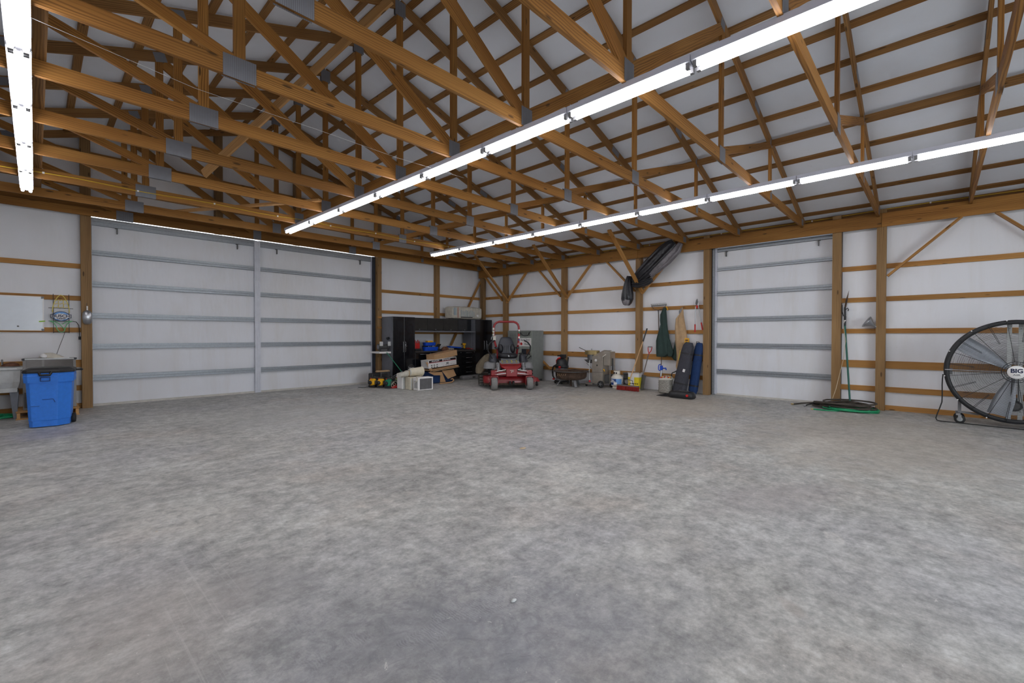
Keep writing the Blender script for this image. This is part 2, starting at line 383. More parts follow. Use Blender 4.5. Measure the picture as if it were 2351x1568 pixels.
YEND, YREAR = 12.065, -5.45

# ---------------------------------------------------------------- floor
f = MB(); f.add([(XA-.2, YREAR, 0), (XB+.25, YREAR, 0), (XB+.25, 12.3, 0), (XA-.2, 12.3, 0), (XA-.2, YREAR, -.15), (XB+.25, YREAR, -.15), (XB+.25, 12.3, -.15), (XA-.2, 12.3, -.15)],
      [(0, 1, 2, 3), (7, 6, 5, 4), (0, 4, 5, 1), (1, 5, 6, 2), (2, 6, 7, 3), (3, 7, 4, 0)])
tag(f.build('floor', M_FLOOR), kind='structure')
g = MB().bx(-30, 45, -30, 45, -.4, -.2); tag(g.build('ground_outside', plain('outdoor_gravel', lin(150, 145, 135), .9)), kind='structure')

# ---------------------------------------------------------------- ceiling: two insulated slopes and purlins
ce = struct_root('ceiling')
for sgn in (-1, 1):
    x0 = 3.66; x1 = XA-.25 if sgn < 0 else XB+.25
    m = MB(); n = 36; top = []
    zt = lambda x: zroof(x)+.042
    pts = []
    ny = 48
    for i in range(n+1):
        x = x0+(x1-x0)*i/n
        for j in range(ny+1):
            y = YREAR+(12.35-YREAR)*j/ny
            ph = abs(x-3.66)*1.054/.565; sag = .016*math.sin(PI*(ph % 1))**2 + .004*math.sin(j*1.7+i)
            pts.append((x, y, zt(x)-sag))
    fs = [(i*(ny+1)+j, (i+1)*(ny+1)+j, (i+1)*(ny+1)+j+1, i*(ny+1)+j+1) for i in range(n) for j in range(ny)]
    m.add(pts, fs, None, True); m.build('insulation_sheet', M_ROOF, ce)
    m = MB(); m.prism([(x0, YREAR, zt(x0)+.02), (x1, YREAR, zt(x1)+.02), (x1, 12.35, zt(x1)+.02), (x0, 12.35, zt(x0)+.02)], (0, 0, .03)); m.build('roof_deck', M_GALV, ce)
    for px_ in (.16, .40, .915, 1.48, 2.06, 2.64, 3.225, 3.76, 4.34, 4.93, 5.48, 6.65, 7.2):
        xx = 3.66+sgn*px_
        m = MB().beam((xx, YREAR, zroof(xx)+.02), (xx, 12.05, zroof(xx)+.02), .092, .04, up=(sgn/3, 0, 1)); m.build('purlin', W_PURL, ce)

# ---------------------------------------------------------------- end wall (sliding doors) and right wall
POSTA = [(.685, .15), (6.95, .13), (9.08, .14)]
wl = struct_root('wall_left')
def gable(x0, x1, z0, nx=10):
    """insulation between x0 and x1 from z0 to the roof"""
    m = MB(); xs = [x0+(x1-x0)*i/nx for i in range(nx+1)]
    if x0 < 3.66 < x1: xs = sorted(xs+[3.66])
    for a, b in zip(xs, xs[1:]):
        m.add([(a, YEND, z0), (b, YEND, z0), (b, YEND, zroof(b)+.06), (a, YEND, zroof(a)+.06), (a, YEND+.04, z0), (b, YEND+.04, z0), (b, YEND+.04, zroof(b)+.06), (a, YEND+.04, zroof(a)+.06)],
              [(0, 1, 2, 3), (7, 6, 5, 4), (0, 4, 5, 1)])
    return m
gable(XA-.02, .74, 0).build('insulation_sheet', M_WALL, wl)
gable(6.9, XB+.02, 0).build('insulation_sheet', M_WALL, wl)
gable(.74, 6.9, 3.80).build('insulation_sheet', M_WALL, wl)
for x, w in POSTA+[(-1.75, .14)]:
    MB().beam((x, 11.97, 0), (x, 11.97, zroof(x)-.02), w, .14, up=(0, 1, 0)).build('post', W_POST, wl)
for x in (2.9, 4.64):
    MB().beam((x, 11.97, 3.72), (x, 11.97, zroof(x)-.02), .15, .14, up=(0, 1, 0)).build('post', W_POST, wl)
GZ = [(2.69, 2.78), (2.07, 2.16), (1.46, 1.55), (.79, .93), (.34, .44), (0, .09)]
for x0, x1 in ((XA, .612), (7.015, 9.01), (9.15, 11.04)):
    for z0, z1 in GZ: MB().beam((x0, 12.045, (z0+z1)/2), (x1, 12.045, (z0+z1)/2), .038, z1-z0).build('girt', W_GIRT, wl)
for z in (4.32, 4.93, 5.55):
    hw = (ZR-z)*3-.1
    MB().beam((max(XA, 3.66-hw), 12.045, z), (min(XB, 3.66+hw), 12.045, z), .038, .092).build('girt', W_GIRT, wl)
MB().beam((XA, 11.88, 3.86), (10.95, 11.88, 3.86), .038, .24).build('header_beam', W_PINE, wl)
MB().beam((10.98, 11.93, 3.35), (9.63, 11.93, 1.07), .038, .089, up=(0, 1, 0)).build('brace', W_GIRT, wl)
for y, z in ((1.93, 0), (1.53, 0)): pass
for z in (1.945, 1.64): MB().beam((6.87, 11.87, z), (6.985, 11.87, z), .06, .055).build('cleat', W_GIRT, wl)
MB().bx(6.80, 6.885, 12.03, 12.2, 0, 3.72).build('jamb_strip', M_DARK, wl)

wr = struct_root('wall_right')
def sheet(y0, y1, z0, z1, n=None):
    m = MB(); n = n or max(2, int((y1-y0)/.25)); k = 10; pts = []
    for i in range(n+1):
        for j in range(k+1):
            y = y0+(y1-y0)*i/n; z = z0+(z1-z0)*j/k
            pts.append((XB+.006*math.sin(y*5.1)+.005*math.sin(z*7+y*2), y, z))
    m.add(pts, [(i*(k+1)+j, (i+1)*(k+1)+j, (i+1)*(k+1)+j+1, i*(k+1)+j+1) for i in range(n) for j in range(k)], None, True)
    m.bx(XB+.02, XB+.05, y0, y1, z0, z1)
    return m
sheet(3.93, 12.06, 0, 3.92).build('insulation_sheet', M_WALL, wr)
sheet(YREAR, 1.40, 0, 3.92).build('insulation_sheet', M_WALL, wr)
sheet(1.40, 3.93, 3.5, 3.92).build('insulation_sheet', M_WALL, wr)
PB = [10.70, 8.22, 5.757, 3.99, 1.46, .77, -1.67, -4.11, 11.84]
for y in PB: MB().beam((11.03, y, 0), (11.03, y, 3.79), .145, .14, up=(0, 1, 0)).build('post', W_POST, wr)
def girts(y0, y1, skirt=True):
    for z0, z1 in GZ[: 6 if skirt else 5]: MB().beam((11.12, y0, (z0+z1)/2), (11.12, y1, (z0+z1)/2), .038, z1-z0).build('girt', W_GIRT, wr)
for a, b in ((4.06, 5.685), (5.83, 8.15), (8.29, 10.63), (10.77, 11.77), (.84, 1.39), (-1.60, .70), (-4.04, -1.74)): girts(a, b, b < 1)
ys = [YREAR, -1.67, .77, 5.757, 10.9, 11.95]
for a, b in zip(ys, ys[1:]):
    MB().beam((10.937, a+.003, 3.585), (10.937, b-.003, 3.585), .038, .257).build('header_beam', W_PINE, wr)
    MB().beam((11.12, a+.003, 3.74), (11.12, b-.003, 3.74), .038, .25).build('eave_beam', W_PURL, wr)
def brace(a, b, mat=W_GIRT, w=.038, h=.089, up=(1, 0, 0)): MB().beam(a, b, w, h, up).build('brace', mat, wr)
for y in (8.22, 5.757, 10.70):
    brace((10.98, y-.10, 2.52), (10.98, y-.98, 3.47)); brace((10.98, y+.10, 2.60), (10.98, y+.96, 3.47))
brace((10.98, .68, 2.53), (10.98, -.30, 3.47)); brace((10.98, -1.6, 2.53), (10.98, -.70, 3.47)); brace((10.98, 9.50, .98), (10.98, 8.70, .36))
for y, k, x, z in ((5.83, 4, 9.30, 3.72), (8.26, 6, 9.40, 3.72), (10.74, 8, 9.45, 3.72)):
    MB().beam((10.95, Yk(k)-.06, 2.56), (x, Yk(k)-.06, z+.18), .038, .092, up=(0, 1, 0)).build('knee_brace', W_GIRT, wr)
MB().bx(11.10, 11.2, 3.86, 3.90, 0, 3.5).build('door_track_edge', M_GALV, wr)
MB().bx(11.13, 11.2, 3.90, 3.95, 0, 3.5).build('jamb_strip', M_DARK, wr); MB().bx(11.13, 11.17, 1.385, 1.40, 0, 3.5).build('jamb_strip', M_DARK, wr)

# side and rear walls behind the camera (closing the shed)
m = MB().bx(XA-.05, XA, YREAR, 12.06, 0, 3.9); o = tag(m.build('wall_front', M_WALL), kind='structure')
wb = struct_root('wall_rear')
for a in ((XA, .4, 0), (7.0, XB, 0), (.4, 7.0, 3.4)):
    m = MB(); x0, x1, z0 = a; xs = sorted([x0, x1]+([3.66] if x0 < 3.66 < x1 else []))
    for p, q in zip(xs, xs[1:]): m.prism([(p, YREAR, z0), (q, YREAR, z0), (q, YREAR, zroof(q)+.06), (p, YREAR, zroof(p)+.06)], (0, .04, 0))
    m.build('insulation_sheet', M_WALL, wb)

# ---------------------------------------------------------------- doors
def rail(m_axis, a, b, z0, z1, pos, inward, parent):
    """galvanised door girt with a rolled lip; runs a..b along X or Y"""
    m = MB(); h = z1-z0
    def bar(dz0, dz1, dep):
        if m_axis == 'X': m.bx(a, b, pos, pos+inward*dep, z0+dz0, z0+dz1)
        else: m.bx(pos, pos+inward*dep, a, b, z0+dz0, z0+dz1)
    bar(0, h, .022); bar(h*.52, h, .045); bar(0, h*.42, .045); bar(0, .008, .06)
    m.build('door_rail', M_GALV, parent)
def hooks(axis, xs, z, pos, inward, parent):
    for x in xs:
        m = MB()
        if axis == 'X': m.bx(x-.008, x+.008, pos, pos+inward*.05, z-.12, z); m.bx(x-.03, x+.008, pos, pos+inward*.05, z-.015, z)
        else: m.bx(pos, pos+inward*.05, x-.008, x+.008, z-.12, z); m.bx(pos, pos+inward*.05, x-.03, x+.008, z-.015, z)
        m.build('door_hook', M_DKST, parent)
RZ = [(.512, .615), (1.135, 1.235), (1.745, 1.845), (2.365, 2.465)]
for nm, x0, x1 in (('door_1', .74, 3.70), ('door_2', 3.78, 6.83)):
    d = struct_root(nm)
    MB().bx(x0, x1, 12.15, 12.19, .03, 3.722).build('door_skin', M_DOORI, d)
    for z0, z1 in RZ: rail('X', x0, x1, z0, z1, 12.15, -1, d)
    rail('X', x0, x1, 2.99, 3.085, 12.15, -1, d); rail('X', x0, x1, 3.575, 3.725, 12.15, -1, d)
    hooks('X', (x0+.42, x1-.38), 3.575, 12.14, -1, d)
    MB().bx(x0, x1, 12.13, 12.2, .0, .045).build('bottom_strip', M_STRIP, d)
d = bpy.data.objects['door_1']
m = MB().bx(3.675, 3.80, 12.07, 12.15, .01, 3.71)
for i in range(3): m.bx(3.69+i*.036, 3.706+i*.036, 12.062, 12.07, .01, 3.71)
m.build('door_stile', M_WTRIM, d)
MB().bx(6.79, 6.83, 12.08, 12.15, .01, 3.71).build('door_stile', M_WTRIM, bpy.data.objects['door_2'])
MB().bx(.74, .78, 12.10, 12.15, .01, 3.69).build('door_edge', M_GALV, d)
d3 = struct_root('door_3')
MB().bx(11.22, 11.26, 1.30, 3.93, .03, 3.55).build('door_skin', M_DOORI, d3)
for z0, z1 in RZ: rail('Y', 1.3, 3.86, z0, z1, 11.22, -1, d3)
rail('Y', 1.3, 3.86, 2.95, 3.03, 11.22, -1, d3); rail('Y', 1.3, 3.86, 3.40, 3.48, 11.22, -1, d3)
hooks('Y', (1.80, 3.62), 3.40, 11.21, -1, d3)
MB().bx(11.16, 11.22, 3.82, 3.86, .02, 3.5).build('door_stile', M_WTRIM, d3)
MB().bx(11.2, 11.26, 1.3, 3.9, 0, .04).build('bottom_strip', M_STRIP, d3)

# ---------------------------------------------------------------- roof trusses
ZC = 3.647
def ztop(x): return zroof(x)
tr = thing('roof_truss', '', 'truss')
def tb(name, a, b, h, mat=W_PINE, y=0): return MB().beam((a[0], y, a[1]), (b[0], y, b[1]), .038, h, up=(1, 0, 0) if abs(a[0]-b[0]) < .01 else (0, 0, 1)).build(name, mat, tr)
tb('bottom_chord', (-3.60, ZC+.07), (1.25, ZC+.07), .14); tb('bottom_chord', (1.252, ZC+.07), (6.07, ZC+.07), .14); tb('bottom_chord', (6.072, ZC+.07), (10.94, ZC+.07), .14)
k7 = .14*1.054/2
for a, b in ((3.66, -.26), (-.26, -3.9), (3.66, 7.58), (7.58, 11.2)):
    tb('top_chord', (a, ztop(a)-k7), (b, ztop(b)-k7), .14, W_PURL)
for x in (1.25, 6.07): tb('web', (x, ZC+.14), (x, ztop(x)-.14), .089)
tb('web', (3.66, ZC+.14), (3.66, ZR-.16), .089)
for s_ in (-1, 1):
    tb('web', (3.66+s_*.06, ZC+.15), (3.66+s_*2.36, ztop(3.66+s_*2.36)-.17), .14)
    tb('web', (3.66+s_*2.47, ZC+.15), (3.66+s_*4.70, ztop(3.66+s_*4.70)-.15), .10)
    x = 3.66+s_*4.74; tb('web', (x, ZC+.14), (x, ztop(x)-.14), .075)
    x = 3.66+s_*7.22; tb('heel_block', (x, ZC+.0), (x, ztop(x)-.04), .089)
def plate(x, z, w, h, ry=0):
    for sy in (-1, 1):
        o = MB().box((0, 0, 0), (w, .0025, h)).build('truss_plate', M_PLATE, tr); o.location = (x, sy*.0205, z); o.rotation_euler = (0, ry, 0)
plate(1.25, ZC+.085, .26, .19); plate(6.07, ZC+.085, .20, .19); plate(3.66, ZC+.11, .17, .20); plate(3.66, ZR-.15, .17, .21)
for s_ in (-1, 1):
    a = s_*math.atan(1/3); plate(3.66+s_*3.92, ztop(7.58)-.075, .24, .11, a); plate(3.66+s_*2.40, ztop(6.06)-.09, .14, .13, a); plate(3.66+s_*4.74, ztop(8.40)-.09, .13, .11, a)
    plate(3.66+s_*4.74, ZC+.085, .09, .12); plate(3.66+s_*7.15, ZC+.09, .16, .13)
ORD = {9: 'against the end wall with the sliding doors', 8: 'first one out from the end wall', 7: 'second one out from the end wall, yellow cable stapled along it', 6: 'third one out from the end wall', 5: 'fourth one out from the end wall',
       4: 'fifth one out from the end wall', 3: 'sixth one out from the end wall', 2: 'seventh one out from the end wall', 1: 'eighth one out from the end wall', 0: 'ninth one out, meeting the post right of the small door',
       -1: 'tenth one out, cut by the right edge', -2: 'eleventh one out, above the camera'}
for k in range(9, -3, -1):
    o = tr if k == 9 else copy_tree(tr)
    o.location = (0, 11.835 if k == 9 else Yk(k), .045 if k == 9 else 0)
    tag(o, 'pine roof truss, '+ORD[k], 'truss', 'roof trusses')

# bracing boards lying on and between the trusses
def board(name, label, a, b, w, h, mat, up=(0, 0, 1)): return tag(MB().beam(a, b, w, h, up).build(name, mat), label, 'board')
board('lateral_board', 'long flat board laid on the truss bottoms above the left row of lights', (.045, -1.2, 3.81), (.045, 10.6, 3.81), .085, .038, W_PURL)
board('lateral_board', 'long flat board under the right roof slope on the short truss webs', (8.40, -1.65, 4.60), (8.40, 10.6, 4.60), .038, .089, W_PURL)
board('diagonal_board', 'pale diagonal board rising steeply under the left roof slope to the ridge', (1.76, 8.05, 3.83), (3.42, 5.55, 6.06), .14, .038, W_PALE, up=(1, .3, 0))
board('diagonal_board', 'flat diagonal board lying across the trusses near the end wall', (1.87, 10.8, 3.81), (3.5, 8.0, 3.81), .089, .038, W_PALE)

# ---------------------------------------------------------------- tube lights
fx = thing('tube_light', '', 'tube light')
m = MB().bx(-.068, .068, -.606, .606, .032, .085)
m.add([(-.066, -.606, .032), (.066, -.606, .032), (.012, -.606, .010), (-.012, -.606, .010), (-.066, .606, .032), (.066, .606, .032), (.012, .606, .010), (-.012, .606, .010)], [(0, 1, 2, 3), (7, 6, 5, 4), (1, 5, 6, 2), (0, 3, 7, 4), (3, 2, 6, 7)])
m.build('housing', M_WHITEM, fx)
for sx in (-1, 1): MB().cyl((sx*.040, -.562, 0), (sx*.040, .562, 0), .019, 10).build('tube', M_GLOW, fx)
for sx in (-1, 1):
    for sy in (-1, 1):
        MB().bx(sx*.041-.016, sx*.041+.016, sy*.566, sy*.596, -.020, .05).build('lamp_holder', M_GREY, fx)
for sy in (-1, 1): MB().bx(-.02, .02, sy*.55-.01, sy*.55+.01, .085, .10).build('hanger', M_DKST, fx)
first = True
NTH = ['first', 'second', 'third', 'fourth', 'fifth', 'sixth', 'seventh', 'eighth', 'ninth', 'tenth', 'eleventh']
for rx, rn in ((-.07, 'left'), (3.675, 'middle'), (7.405, 'right-wall')):
    for i in range(9):
        o = fx if first else copy_tree(fx); first = False
        o.location = (rx, 9.985-.61-S*i, 3.57)
        tag(o, 'glowing twin tube light, %s from the sliding-door end of the %s row' % (NTH[i], rn), 'tube light', 'twin tube lights in the %s row' % rn)

# ================================================================ OBJECTS
HB = -PI/2          # things along the right wall: local x runs to the viewer's right, local y into the wall
def wheel(root, name, c, r, w, axis='X', tread=M_RUB, hub=M_DKST, n=20):
    h = w/2; prof = [(r*.55, -h), (r*.9, -h), (r, -h*.55), (r, h*.55), (r*.9, h), (r*.55, h), (r*.55, -h)]
    o = MB().lathe(prof, c, n, axis).build(name, tread, root)
    MB().lathe([(0, -h*.7), (r*.56, -h*.7), (r*.56, h*.7), (0, h*.7)], c, n, axis).build('hub', hub, o)
    return o

# ---------------- black garage cabinets along the end wall
def tall_cabinet(x0, x1, split, hx, label):
    t = thing('tall_cabinet', label, 'cabinet', ((x0+x1)/2, 11.57, 0), 0); c = (x0+x1)/2
    MB().bx(x0-c, x1-c, -.28, .285, .04, 1.955).build('body', M_GREYC, t)
    for a, b, hx_ in ((x0, split, hx[0]), (split, x1, hx[1])):
        d_ = MB().bx(a-c+.003, b-c-.003, -.302, -.281, .10, 1.95).build('door', M_BLACKM, t, .004)
        MB().tube([(hx_-c, -.303, .93), (hx_-c, -.325, .95), (hx_-c, -.325, 1.21), (hx_-c, -.303, 1.23)], .006, 6).build('handle', M_STEEL, d_)
    MB().cyl((hx[1]-c+.05, -.306, 1.10), (hx[1]-c+.05, -.30, 1.10), .010, 10).build('lock', M_STEEL, t)
    MB().bx(x0-c+.02, x1-c-.02, -.22, .2, 0, .04).build('plinth', M_BLACKP, t)
tall_cabinet(6.99, 7.745, 7.368, (7.335, 7.405), 'tall glossy black cabinet with grey side nearest the sliding doors')
tall_cabinet(10.165, 10.93, 10.60, (10.545, 10.655), 'tall glossy black cabinet in the corner behind the red mower')
for i, (a, b) in enumerate(((7.75, 8.36), (8.36, 8.97), (8.97, 9.58), (9.58, 10.155))):
    c = (a+b)/2
    t = thing('wall_cabinet', 'short black wall cabinet over the workbench, %s from the sliding doors' % NTH[i], 'cabinet', (c, 11.66, 1.57), 0, 'wall cabinets over the workbench')
    MB().bx(a-c+.002, b-c-.002, -.15, .2, 0, .385).build('body', M_GREYC, t)
    d_ = MB().bx(a-c+.004, b-c-.004, -.172, -.152, .004, .381).build('door', M_BLACKM if i in (3,) else M_BLACKD, t, .003)
    MB().cyl((0, -.172, .03), (0, -.19, .03), .012, 8).build('knob', M_STEEL, d_)
t = MB().bx(7.75, 10.155, 11.27, 11.86, 1.515, 1.555).build('shelf', M_GREYC); tag(t, 'long grey shelf under the black wall cabinets', 'shelf')
tag(MB().bx(7.75, 10.16, 11.255, 11.86, .905, .935).build('worktop', plain('worktop_dark', lin(66, 62, 60), .35)), 'dark worktop cluttered with tools over the black base cabinets', 'worktop')
tag(MB().bx(10.135, 10.16, 11.45, 11.86, .94, 1.51).build('side_panel_board', M_GREYC), 'grey side panel between the worktop and the corner cabinet', 'panel')
def base_unit(a, b, kind, label):
    c = (a+b)/2; t = thing('base_cabinet', label, 'cabinet', (c, 11.57, 0))
    MB().bx(a-c+.002, b-c-.002, -.28, .28, .10, .90).build('body', M_BLACKP, t); MB().bx(a-c+.02, b-c-.02, -.22, .2, 0, .10).build('plinth', M_DKST, t)
    w = b-a
    if kind == 'drawers':
        for i in range(4 if w > .6 else 5):
            n = 4 if w > .6 else 5; h = .79/n; z0 = .895-(i+1)*h
            d_ = MB().bx(a-c+.005, b-c-.005, -.302, -.281, z0+.004, z0+h-.004).build('drawer', M_BLACKM, t, .003)
            z = z0+h-.05; q = .12
            MB().tube([(-q, -.303, z), (-q, -.323, z), (q, -.323, z), (q, -.303, z)], .006, 6).build('handle', M_STEEL, d_)
    else:
        for s_ in (-1, 1):
            x0, x1 = sorted((0, s_*w/2)); d_ = MB().bx(x0+.003, x1-.003, -.302, -.281, .105, .893).build('door', M_BLACKM, t, .003)
            hx = s_*.03; MB().tube([(hx, -.303, .45), (hx, -.323, .46), (hx, -.323, .64), (hx, -.303, .65)], .006, 6).build('handle', M_STEEL, d_)
    MB().cyl((w/2-.05, -.308, .862), (w/2-.05, -.30, .862), .012, 10).build('lock', M_STEEL, t)
base_unit(7.75, 8.36, 'drawers', 'black drawer unit half hidden behind the pile of cardboard boxes')
base_unit(8.36, 8.97, 'doors', 'black two-door base cabinet behind the stacked boxes')
base_unit(8.97, 9.57, 'doors', 'black two-door base cabinet right of the cardboard boxes')
base_unit(9.57, 10.155, 'drawers', 'black four-drawer unit beside the corner cabinet')
# grinder on its board
t = thing('bench_grinder', 'grey twin-wheel bench grinder on a white board beside the tall cabinet', 'grinder', (6.82, 11.5, .955))
for sx in (-1, 1):
    MB().cyl((sx*.10, 0, .13), (sx*.155, 0, .13), .085, 18).build('wheel_guard', M_DKST, t); MB().cyl((sx*.157, 0, .13), (sx*.165, 0, .13), .06, 18).build('grinding_wheel', M_GREY, t)
    MB().bx(sx*.13-.05, sx*.13+.05, -.13, -.12, .16, .28).build('eye_shield', M_LGREY, t)
MB().cyl((-.1, 0, .13), (.1, 0, .13), .072, 18).build('motor', M_DKST, t); MB().bx(-.1, .1, -.07, .07, 0, .07).build('base', M_DKST, t, .01)
MB().tube([(.14, .02, .16), (.24, .02, .25), (.22, 0, .36), (.15, -.02, .40)], .006, 6).build('lamp_arm', M_BLACKP, t); MB().cyl((.19, -.02, .39), (.12, -.03, .36), .03, 12, .045).build('lamp_head', M_BLACKP, t)
tag(MB().bx(6.62, 7.0, 11.36, 11.86, .90, .95).build('grinder_board', M_PAPER), 'white board bracket carrying the bench grinder', 'board')

# ---------------- worktop clutter
t = thing('tool_rack', 'red and orange tool holder at the left end of the worktop', 'tool rack', (8.0, 11.55, .936))
MB().bx(-.10, .12, -.08, .08, 0, .06).build('base', M_BLACKP, t); MB().bx(-.10, .08, -.06, .06, .07, .24).build('red_body', M_REDP, t, .02)
for i in range(5): MB().cyl((-.09+i*.045, 0, .2), (-.10+i*.05, .02, .30+.04*(i % 2)), .014, 6).build('tool_grip', M_REDP, t)
t = thing('organizer', 'two-tier bright blue parts organizer with a yellow case on top', 'organizer', (8.47, 11.5, .936))
MB().loft([ring((0, 0, 0), (.24, 0, 0), (0, .10, 0), 16, 5), ring((0, 0, .12), (.265, 0, 0), (0, .12, 0), 16, 5)]).build('lower_bin', M_BLUED, t)
MB().bx(-.22, .10, .02, .12, .12, .16).build('post_block', M_BLACKP, t)
MB().loft([ring((-.04, 0, .16), (.185, 0, 0), (0, .10, 0), 16, 5), ring((-.04, 0, .26), (.2, 0, 0), (0, .12, 0), 16, 5)]).build('upper_bin', M_BLUED, t)
MB().bx(-.14, .06, -.07, .07, .26, .31).build('yellow_case', M_YEL, t, .015)
for i in range(4): MB().ball((-.1+i*.07, -.05, .13), .025, 8).build('small_part', M_STEEL, t)
t = thing('tool_case', 'black flat case tilted open behind the blue organizer', 'case', (8.82, 11.6, .936))
MB().box((0, 0, .10), (.26, .18, .03), ry=-.9).build('lid', M_BLACKP, t, .01); MB().bx(-.16, .10, -.1, .1, 0, .04).build('base', M_BLACKP, t, .01)
t = thing('parts_tray', 'shallow blue tray with a white edge lying on clutter', 'tray', (9.42, 11.5, 1.0))
MB().box((0, 0, .03), (.46, .22, .05), ry=.09).build('tray', M_BLUED, t, .01); MB().box((-.01, -.005, .058), (.48, .235, .012), ry=.09).build('rim', M_LGREY, t)
random.seed(3)
t = thing('cordless_drill', 'yellow and black cordless drill standing on the worktop', 'drill', (9.86, 11.5, .936))
MB().bx(-.05, .05, -.04, .04, 0, .05).build('battery', M_BLACKP, t, .01); MB().beam((0, 0, .05), (0, 0, .16), .035, .05).build('grip', M_YEL, t); MB().cyl((-.08, 0, .19), (.05, 0, .19), .032, 10).build('motor', M_YEL, t); MB().cyl((-.13, 0, .19), (-.08, 0, .19), .018, 10).build('chuck', M_BLACKP, t)
t = thing('red_cable_pile', 'tangled red cable and clamps at the corner end of the worktop', 'cable', (10.04, 11.5, .936))
MB().tube([(-.13+.03*i*.5+.03*math.sin(i*2.2), .1*math.cos(i*1.3), .02+.012*(i % 4)) for i in range(18)], .010, 6).build('cable', M_REDP, t); MB().tube([(.02*math.sin(i*2.9), .11*math.sin(i*1.7), .03+.02*(i % 3)) for i in range(14)], .012, 6).build('clamp', M_BROWN, t)
for i, (x, nm, mt, lb) in enumerate(((9.03, 'leather_pouch', M_BROWN, 'brown leather pouch between the black case and blue tray'), (9.25, 'metal_bits', M_DKST, 'small heap of metal fittings at the front of the worktop'), (9.68, 'dark_box', M_BLACKP, 'low dark box under the blue tray'))):
    t = thing(nm, lb, 'tool clutter', (x, 11.48 if i != 2 else 11.55, .936))
    if i == 1:
        for q in range(7): MB().bx(-.12+q*.035, -.095+q*.035, -.1+.02*(q % 3), -.05+.03*(q % 2), 0, .018+.01*(q % 3)).build('fitting', M_STEEL if q % 2 else M_BROWN, t)
    else:
        MB().loft([ring((0, 0, 0), (.13 if i == 0 else .2, 0, 0), (0, .09, 0), 12, 4), ring((.01, 0, .06), (.12 if i == 0 else .2, 0, 0), (0, .08, 0), 12, 3, 3, .2), ring((.02, 0, .12 if i == 0 else .062), (.07 if i == 0 else .18, 0, 0), (0, .04, 0), 12, 2.5)]).build('body', mt, t)

# ---------------- plastic-wrapped bag on the cabinet top
t = thing('insulation_bag', 'crumpled plastic bag of insulation lying on top of the corner cabinets', 'bag', (9.93, 11.60, 1.957))
rg = []
for i in range(13):
    x = -.66+1.30*i/12; e = 1-.10*(abs(i-6)/6)**3
    rg.append(ring((x, 0, .21), (0, .20*e, 0), (0, 0, .205*e), 40, 6, 9, .03+.03*(i % 2), i*1.8))
MB().loft(rg).build('bag', M_FOIL, t)
MB().bx(-.60, -.50, -.215, -.20, .12, .36).build('blue_print', M_PRINTB, t); MB().bx(-.44, -.415, -.215, -.20, .04, .38).build('red_print', M_PRINTR, t)
for i in range(9): MB().bx(-.3+i*.07, -.28+i*.07, -.214, -.20, .08, .30-.02*(i % 3)).build('printed_line', M_PRINTB, t)
for z0 in (.05,): MB().bx(-.30, .2, -.215, -.2, z0, z0+.025).build('printed_line', M_INKBLK, t)
MB().ball((.45, -.19, .13), .05, 8, (1.3, .4, .8)).build('white_tape', M_WHT, t)

# ---------------- cardboard boxes pile
t = thing('cardboard_box', 'plain brown cardboard box tilted on top of the box pile', 'box', (8.50, 10.95, .82), 0)
t.rotation_euler = (0, -.13, .10)
MB().box((0, 0, 0), (.96, .34, .165)).build('carton', M_CARD, t); MB().box((0, -.171, 0), (.9, .004, .012)).build('tape', M_TAN, t)
t = thing('printed_carton', 'long white printed carton with a black and red band leaning in the pile', 'box', (8.35, 10.90, .605), 0)
t.rotation_euler = (0, -.075, .03)
MB().box((0, 0, 0), (1.08, .34, .235)).build('carton', M_PAPER, t)
MB().box((-.26, -.172, .072), (.50, .004, .062)).build('black_band', M_INKBLK, t); MB().box((.27, -.172, .072), (.50, .004, .062)).build('black_band', M_INKBLK, t)
MB().box((0, -.172, .036), (1.06, .005, .011)).build('red_band', M_INKRED, t)
for gx in (-.27, .16):
    for i in range(9):
        MB().box((gx-.13+i*.032, -.1745, .072+.004*math.sin(i*2)), (.022, .002, .026+.008*(i % 2))).build('lettering', M_PAPER, t)
for i in range(6): MB().prism([(-.42+.10*(i % 3), -.1745, -.055-.055*(i//3)+.04), (-.45+.10*(i % 3), -.1745, -.055-.055*(i//3)), (-.39+.10*(i % 3), -.1745, -.055-.055*(i//3))], (0, .003, 0)).build('printed_drawing', M_DKST, t)
MB().box((.18, -.1745, -.035), (.09, .002, .06)).build('printed_drawing', M_GREY, t)
for i in range(5): MB().box((.02+.1*i, -.1745, -.09+.012*(i % 2)), (.05, .002, .008)).build('printed_text', M_GREY, t)
t = thing('flattened_cardboard', 'flattened brown cardboard sheets under the white carton', 'cardboard', (8.40, 10.92, .40))
MB().box((0, 0, .045), (1.05, .5, .03), ry=-.09).build('sheet', M_CARD, t); MB().box((.03, -.04, .012), (.98, .5, .018), ry=-.09).build('sheet', M_TAN, t)
MB().prism([(-.66, -.2, .24), (-.54, -.2, .23), (-.42, -.2, -.02), (-.50, -.2, -.05)], (0, .012, 0)).build('flap', M_CARD, t)
t = thing('open_carton', 'open brown carton with drooping flaps at the bottom of the pile', 'box', (8.35, 10.92, 0), .05)
MB().bx(-.42, .30, -.22, .26, .02, .33).build('carton_body', M_NAVY, t)
MB().prism([(-.58, -.24, .34), (-.10, -.24, .33), (-.14, -.32, .24), (-.45, -.34, .26)], (0, .008, .008)).build('flap', M_CARD, t)
MB().prism([(-.08, -.24, .36), (.38, -.24, .38), (.40, -.34, .20), (.05, -.36, .12)], (.004, .006, .008)).build('flap', M_CARD, t)
MB().prism([(-.14, -.235, .33), (-.07, -.235, .33), (.02, -.30, .03), (-.16, -.26, .03)], (0, .01, 0)).build('flap', M_CARD, t)
